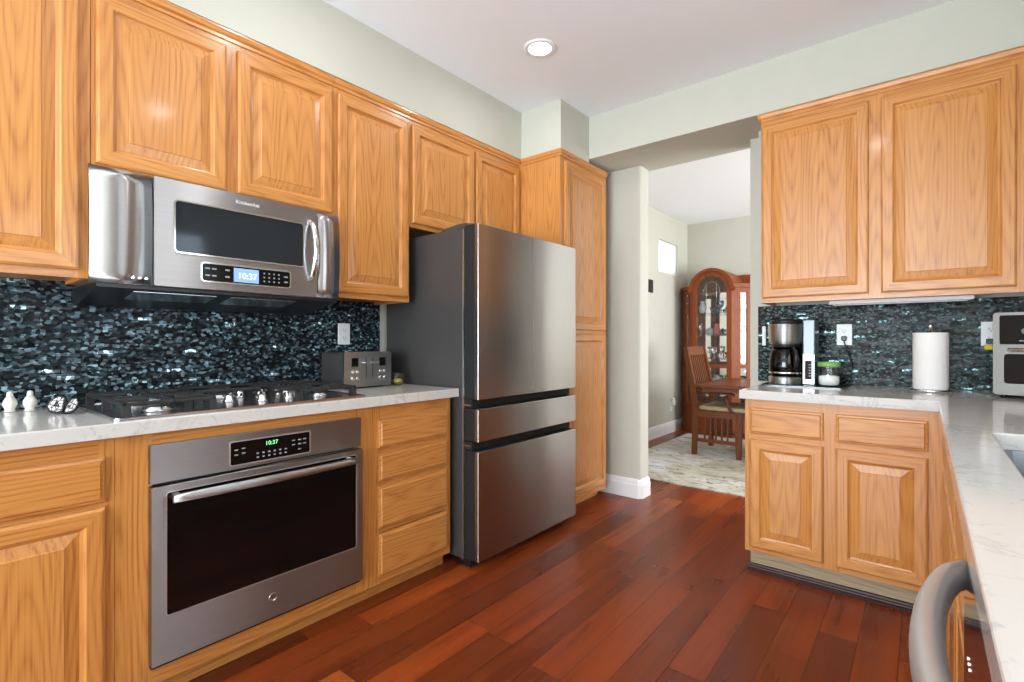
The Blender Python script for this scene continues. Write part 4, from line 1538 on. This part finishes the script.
for y in (0.008, CWD - 0.032):
    m = MB()
    m.box(0.082, 0.456, y, y + 0.022, 0.13, 0.165)
    for i in range(5):
        x = 0.15 + i * 0.055
        m.box(x, x + 0.016, y + 0.004, y + 0.018, 0.1652, 0.3848)
    m.build('side_stretcher', M['walnut'], ch)
for y in (-0.004, CWD - 0.052):
    m = MB()
    m.tube([(0.084, y + 0.028, 0.625), (0.25, y + 0.028, 0.632), (0.40, y + 0.028, 0.628), (0.44, y + 0.028, 0.618)], 0.022, 10, sy=0.6)
    m.tube([(0.36, y + 0.028, 0.612), (0.372, y + 0.028, 0.54), (0.40, y + 0.028, 0.47), (0.45, y + 0.028, 0.42)], 0.016, 10)
    m.build('arm', M['walnut'], ch)


def backpt(z):
    return 0.052 + 0.03 - (z - 0.60) * (0.097 / 0.485) - 0.022


for z0, z1 in ((1.0, 1.088), (0.60, 0.65)):
    a, b = backpt(z0), backpt(z1)
    MB().prism([(a - 0.012, z0), (a + 0.012, z0), (b + 0.012, z1), (b - 0.012, z1)], 0.0425, CWD - 0.0425, 'xz').build('back_rail', M['walnut_h'], ch)
for i in range(8):
    y = 0.075 + i * 0.0545
    a, b = backpt(0.6505), backpt(0.9995)
    MB().prism([(a - 0.006, 0.6505), (a + 0.006, 0.6505), (b + 0.006, 0.9995), (b - 0.006, 0.9995)], y, y + 0.026, 'xz').build('back_slat', M['walnut'], ch)

tb = thing('dining_table', 'brown wooden dining table over the armchair, partly behind the counter', 'table', (0.75, 4.93, ZR))
TL, TWd = 2.0, 1.06
m = MB()
m.box(0, TL, 0, TWd, 0.698, 0.728, bev=0.006)
m.build('table_top', M['walnut_h'], tb)
m = MB()
m.box(0.06, TL - 0.06, 0.05, 0.072, 0.655, 0.6975)
m.box(0.06, TL - 0.06, TWd - 0.072, TWd - 0.05, 0.655, 0.6975)
m.build('apron', M['walnut_h'], tb)
for x in (0.52, TL - 0.60):
    m = MB()
    m.box(x, x + 0.08, 0.30, TWd - 0.30, 0.06, 0.6975, bev=0.005)
    m.box(x - 0.01, x + 0.09, 0.10, TWd - 0.10, 0.0, 0.0595, bev=0.006)
    m.build('trestle', M['walnut'], tb)
MB().box(0.601, TL - 0.601, 0.50, 0.56, 0.16, 0.24).build('stretcher', M['walnut_h'], tb)

# curio cabinet with arched top and canted sides
cu = thing('curio_cabinet', 'arched cherry-wood curio cabinet with glass shelves in the dining room corner', 'curio cabinet', (0.245, 6.30, 0))
# local: front face y=0 from x=0 to .46, canted sides to (.68,.22), back at y=.48
plan = [(0.0, 0.0), (0.46, 0.0), (0.66, 0.20), (0.66, 0.48), (-0.20, 0.48), (-0.20, 0.20)]


def inset(poly, d):
    cx = sum(p[0] for p in poly) / len(poly)
    cy = sum(p[1] for p in poly) / len(poly)
    return [(cx + (x - cx) * (1 - d), cy + (y - cy) * (1 - d)) for x, y in poly]


m = MB()
m.prism(inset(plan, -0.03), 0.0, 0.10, 'xy')
m.prism(plan, 0.1002, 0.34, 'xy')
m.build('plinth', M['cherry_h'], cu)
ZTOP = 1.80


def beam(mb, p, q, w, d, z0, z1):
    """upright slab between two plan points, thickness d inward"""
    p, q = Vector((p[0], p[1], 0)), Vector((q[0], q[1], 0))
    u = (q - p).normalized()
    nrm = Vector((-u.y, u.x, 0))
    poly = [(p.x, p.y), (q.x, q.y), (q.x + nrm.x * d, q.y + nrm.y * d), (p.x + nrm.x * d, p.y + nrm.y * d)]
    mb.prism(poly, z0, z1, 'xy')


def lerp(p, q, s_):
    return (p[0] + (q[0] - p[0]) * s_, p[1] + (q[1] - p[1]) * s_)


# front frame with the round-headed opening
R_in, R_out, cxm = 0.178, 0.262, 0.23
m = MB()
na = 20
zs = 1.772
arc_in = [(cxm + R_in * math.cos(PI - PI * i / na), zs + R_in * math.sin(PI - PI * i / na)) for i in range(na + 1)]
arc_out = [(cxm + 0.23 * math.cos(PI - PI * i / na), zs + 0.235 * math.sin(PI - PI * i / na)) for i in range(na + 1)]
outer = [(0.0, 0.3405)] + arc_out + [(0.46, 0.3405)]
inner = [(0.052, 0.39)] + arc_in + [(0.408, 0.39)]
m.frame(outer, inner, 0.0, 0.022, 'xz')
m.box(0.052, 0.408, 0.002, 0.02, 0.83, 0.875)
df = m.build('front_door_frame', M['cherry'], cu)
m = MB()
m.prism([(0.0525, 0.3905)] + [(cxm + (x - cxm) * 0.997, z) for x, z in arc_in] + [(0.4075, 0.3905)], 0.010, 0.013, 'xz')
m.build('door_glass', M['pane'], df)
m = MB()
for x in (0.17, 0.29):
    m.tube([(x, 0.007, 1.55), (x, 0.007, zs + 0.16)], 0.0025, 6)
m.tube([(0.055, 0.007, 1.74), (0.405, 0.007, 1.74)], 0.0025, 6)
m.tube([(cxm + 0.10 * math.cos(PI * i / 12), 0.007, 1.74 + 0.14 * math.sin(PI * i / 12)) for i in range(13)], 0.0025, 6)
m.build('leaded_came', M['steel_plain'], df)
# canted glazed sides
for p, q in ((plan[1], plan[2]), (plan[5], plan[0])):
    m = MB()
    beam(m, lerp(p, q, 0.02), lerp(p, q, 0.42), 0, 0.022, 0.3405, ZTOP)
    beam(m, lerp(p, q, 0.72), lerp(p, q, 0.98), 0, 0.022, 0.3405, ZTOP)
    beam(m, lerp(p, q, 0.42), lerp(p, q, 0.72), 0, 0.021, 0.3405, 0.39)
    beam(m, lerp(p, q, 0.42), lerp(p, q, 0.72), 0, 0.021, 0.83, 0.875)
    beam(m, lerp(p, q, 0.42), lerp(p, q, 0.72), 0, 0.021, ZTOP - 0.06, ZTOP)
    sp = m.build('side_frame', M['cherry'], cu)
    m = MB()
    u0, u1 = lerp(p, q, 0.42), lerp(p, q, 0.72)
    d = Vector((-(u1[1] - u0[1]), u1[0] - u0[0])).normalized() * 0.011
    beam(m, (u0[0] + d.x, u0[1] + d.y), (u1[0] + d.x, u1[1] + d.y), 0, 0.002, 0.3905, ZTOP - 0.0605)
    m.build('side_glass', M['pane'], sp)
m = MB()
m.box(0.638, 0.66, 0.205, 0.48, 0.3405, ZTOP)
m.box(-0.20, -0.178, 0.205, 0.48, 0.3405, ZTOP)
m.box(-0.177, 0.637, 0.468, 0.48, 0.3405, 1.99)
m.build('back_case', M['cherry'], cu)
MB().box(-0.17, 0.63, 0.4655, 0.4675, 0.36, 1.78).build('mirror_back', M['mirror'], cu)
# arched hood moulding
m = MB()
arcA = [(cxm + 0.272 * math.cos(PI - PI * i / na), zs + 0.275 * math.sin(PI - PI * i / na)) for i in range(na + 1)]
arcB = [(cxm + 0.232 * math.cos(PI - PI * i / na), zs + 0.237 * math.sin(PI - PI * i / na)) for i in range(na + 1)]
m.prism(arcA + list(reversed(arcB)), -0.022, 0.46, 'xz')
m.prism([(-0.05, zs - 0.01), (-0.05, zs + 0.03), (0.0, zs + 0.03), (0.0, zs - 0.01)], -0.015, 0.02, 'xz')
m.prism([(0.46, zs - 0.01), (0.46, zs + 0.03), (0.51, zs + 0.03), (0.51, zs - 0.01)], -0.015, 0.02, 'xz')
m.prism([(0.462, -0.012), (0.482, -0.012), (0.685, 0.19), (0.685, 0.48), (0.462, 0.48)], ZTOP + 0.0005, ZTOP + 0.045, 'xy')
m.prism([(-0.002, -0.012), (-0.022, -0.012), (-0.222, 0.19), (-0.222, 0.48), (-0.002, 0.48)], ZTOP + 0.0005, ZTOP + 0.045, 'xy')
m.build('arched_hood', M['cherry_h'], cu)
for z in (0.62, 0.93, 1.22, 1.50):
    MB().prism(inset(plan, 0.10), z, z + 0.006, 'xy').build('shelf', M['pane'], cu)

# glassware on the curio shelves: each piece its own thing
CX, CY = 0.245, 6.30


def ware(kind, mat, loc, label, group):
    prof = {'goblet': [(0.028, 0), (0.028, 0.003), (0.004, 0.008), (0.004, 0.06), (0.024, 0.08), (0.032, 0.11), (0.028, 0.15)],
            'vase': [(0.025, 0), (0.042, 0.03), (0.045, 0.07), (0.025, 0.12), (0.030, 0.15)],
            'bowl': [(0.025, 0), (0.030, 0.004), (0.055, 0.04), (0.065, 0.07), (0.062, 0.07), (0.05, 0.042), (0.02, 0.008)],
            'teapot': [(0.03, 0), (0.055, 0.025), (0.058, 0.05), (0.038, 0.085), (0.012, 0.095), (0.010, 0.105)]}[kind]
    o = MB().lathe(prof, (0, 0, 0), 20).build(kind, mat, None, loc)
    return tag(o, label, kind, group)


items = []
kinds = ['goblet', 'vase', 'bowl', 'teapot']
pal = [('clear', M['glass']), ('pale', M['teal']), ('blue', M['glass_blue']), ('red', M['red_china'])]
names = {0.936: 'third shelf down', 1.226: 'second shelf down', 1.506: 'top shelf', 0.626: 'lowest shelf'}
plans = {1.506: [('vase', 1, 0.07), ('bowl', 2, 0.21), ('goblet', 2, 0.30), ('teapot', 2, 0.385)],
         1.226: [('goblet', 0, 0.06), ('teapot', 1, 0.15), ('vase', 3, 0.245), ('bowl', 0, 0.345), ('goblet', 0, 0.43)],
         0.936: [('bowl', 0, 0.06), ('goblet', 0, 0.15), ('goblet', 0, 0.215), ('teapot', 0, 0.30), ('vase', 0, 0.40)],
         0.626: [('bowl', 1, 0.09), ('teapot', 1, 0.23), ('bowl', 0, 0.37)]}
for z, lst in plans.items():
    for i, (k, pi, x) in enumerate(lst):
        word = ['first', 'second', 'third', 'fourth', 'fifth'][i]
        ware(k, pal[pi][1], (CX + x, CY + 0.16 + 0.05 * (i % 2), z + 0.0007), '%s %s on the %s of the curio cabinet, %s from left' % (pal[pi][0], {'vase': 'vase', 'goblet': 'stemmed glass', 'bowl': 'bowl', 'teapot': 'teapot'}[k], names[z], word),
             'ware on the curio shelves')

# dark wall thermostat seen past the wall end
th = thing('wall_plaque', 'small dark plaque on the dining room wall just past the opening', 'plaque', (0.0005, 5.585, 1.80), LEFT)
MB().box(-0.06, 0.06, -0.018, 0, -0.075, 0.075, bev=0.004).build('plaque_frame', M['black'], th)
MB().box(-0.045, 0.045, -0.0195, -0.0182, -0.06, 0.06).build('plaque_face', M['slot'], th)
# plug-in freshener
pf = thing('air_freshener', 'white plug-in air freshener at the dining room outlet', 'air freshener', (0.0095, 6.22, 0.355), LEFT)
MB().box(-0.025, 0.025, -0.045, -0.0002, -0.012, 0.05, bev=0.01).build('freshener_body', M['white_pl'], pf)
MB().lathe([(0.016, 0), (0.018, 0.01), (0.014, 0.03), (0.008, 0.034)], (0, -0.022, 0.0503), 16).build('freshener_cap', M['white_pl'], pf)
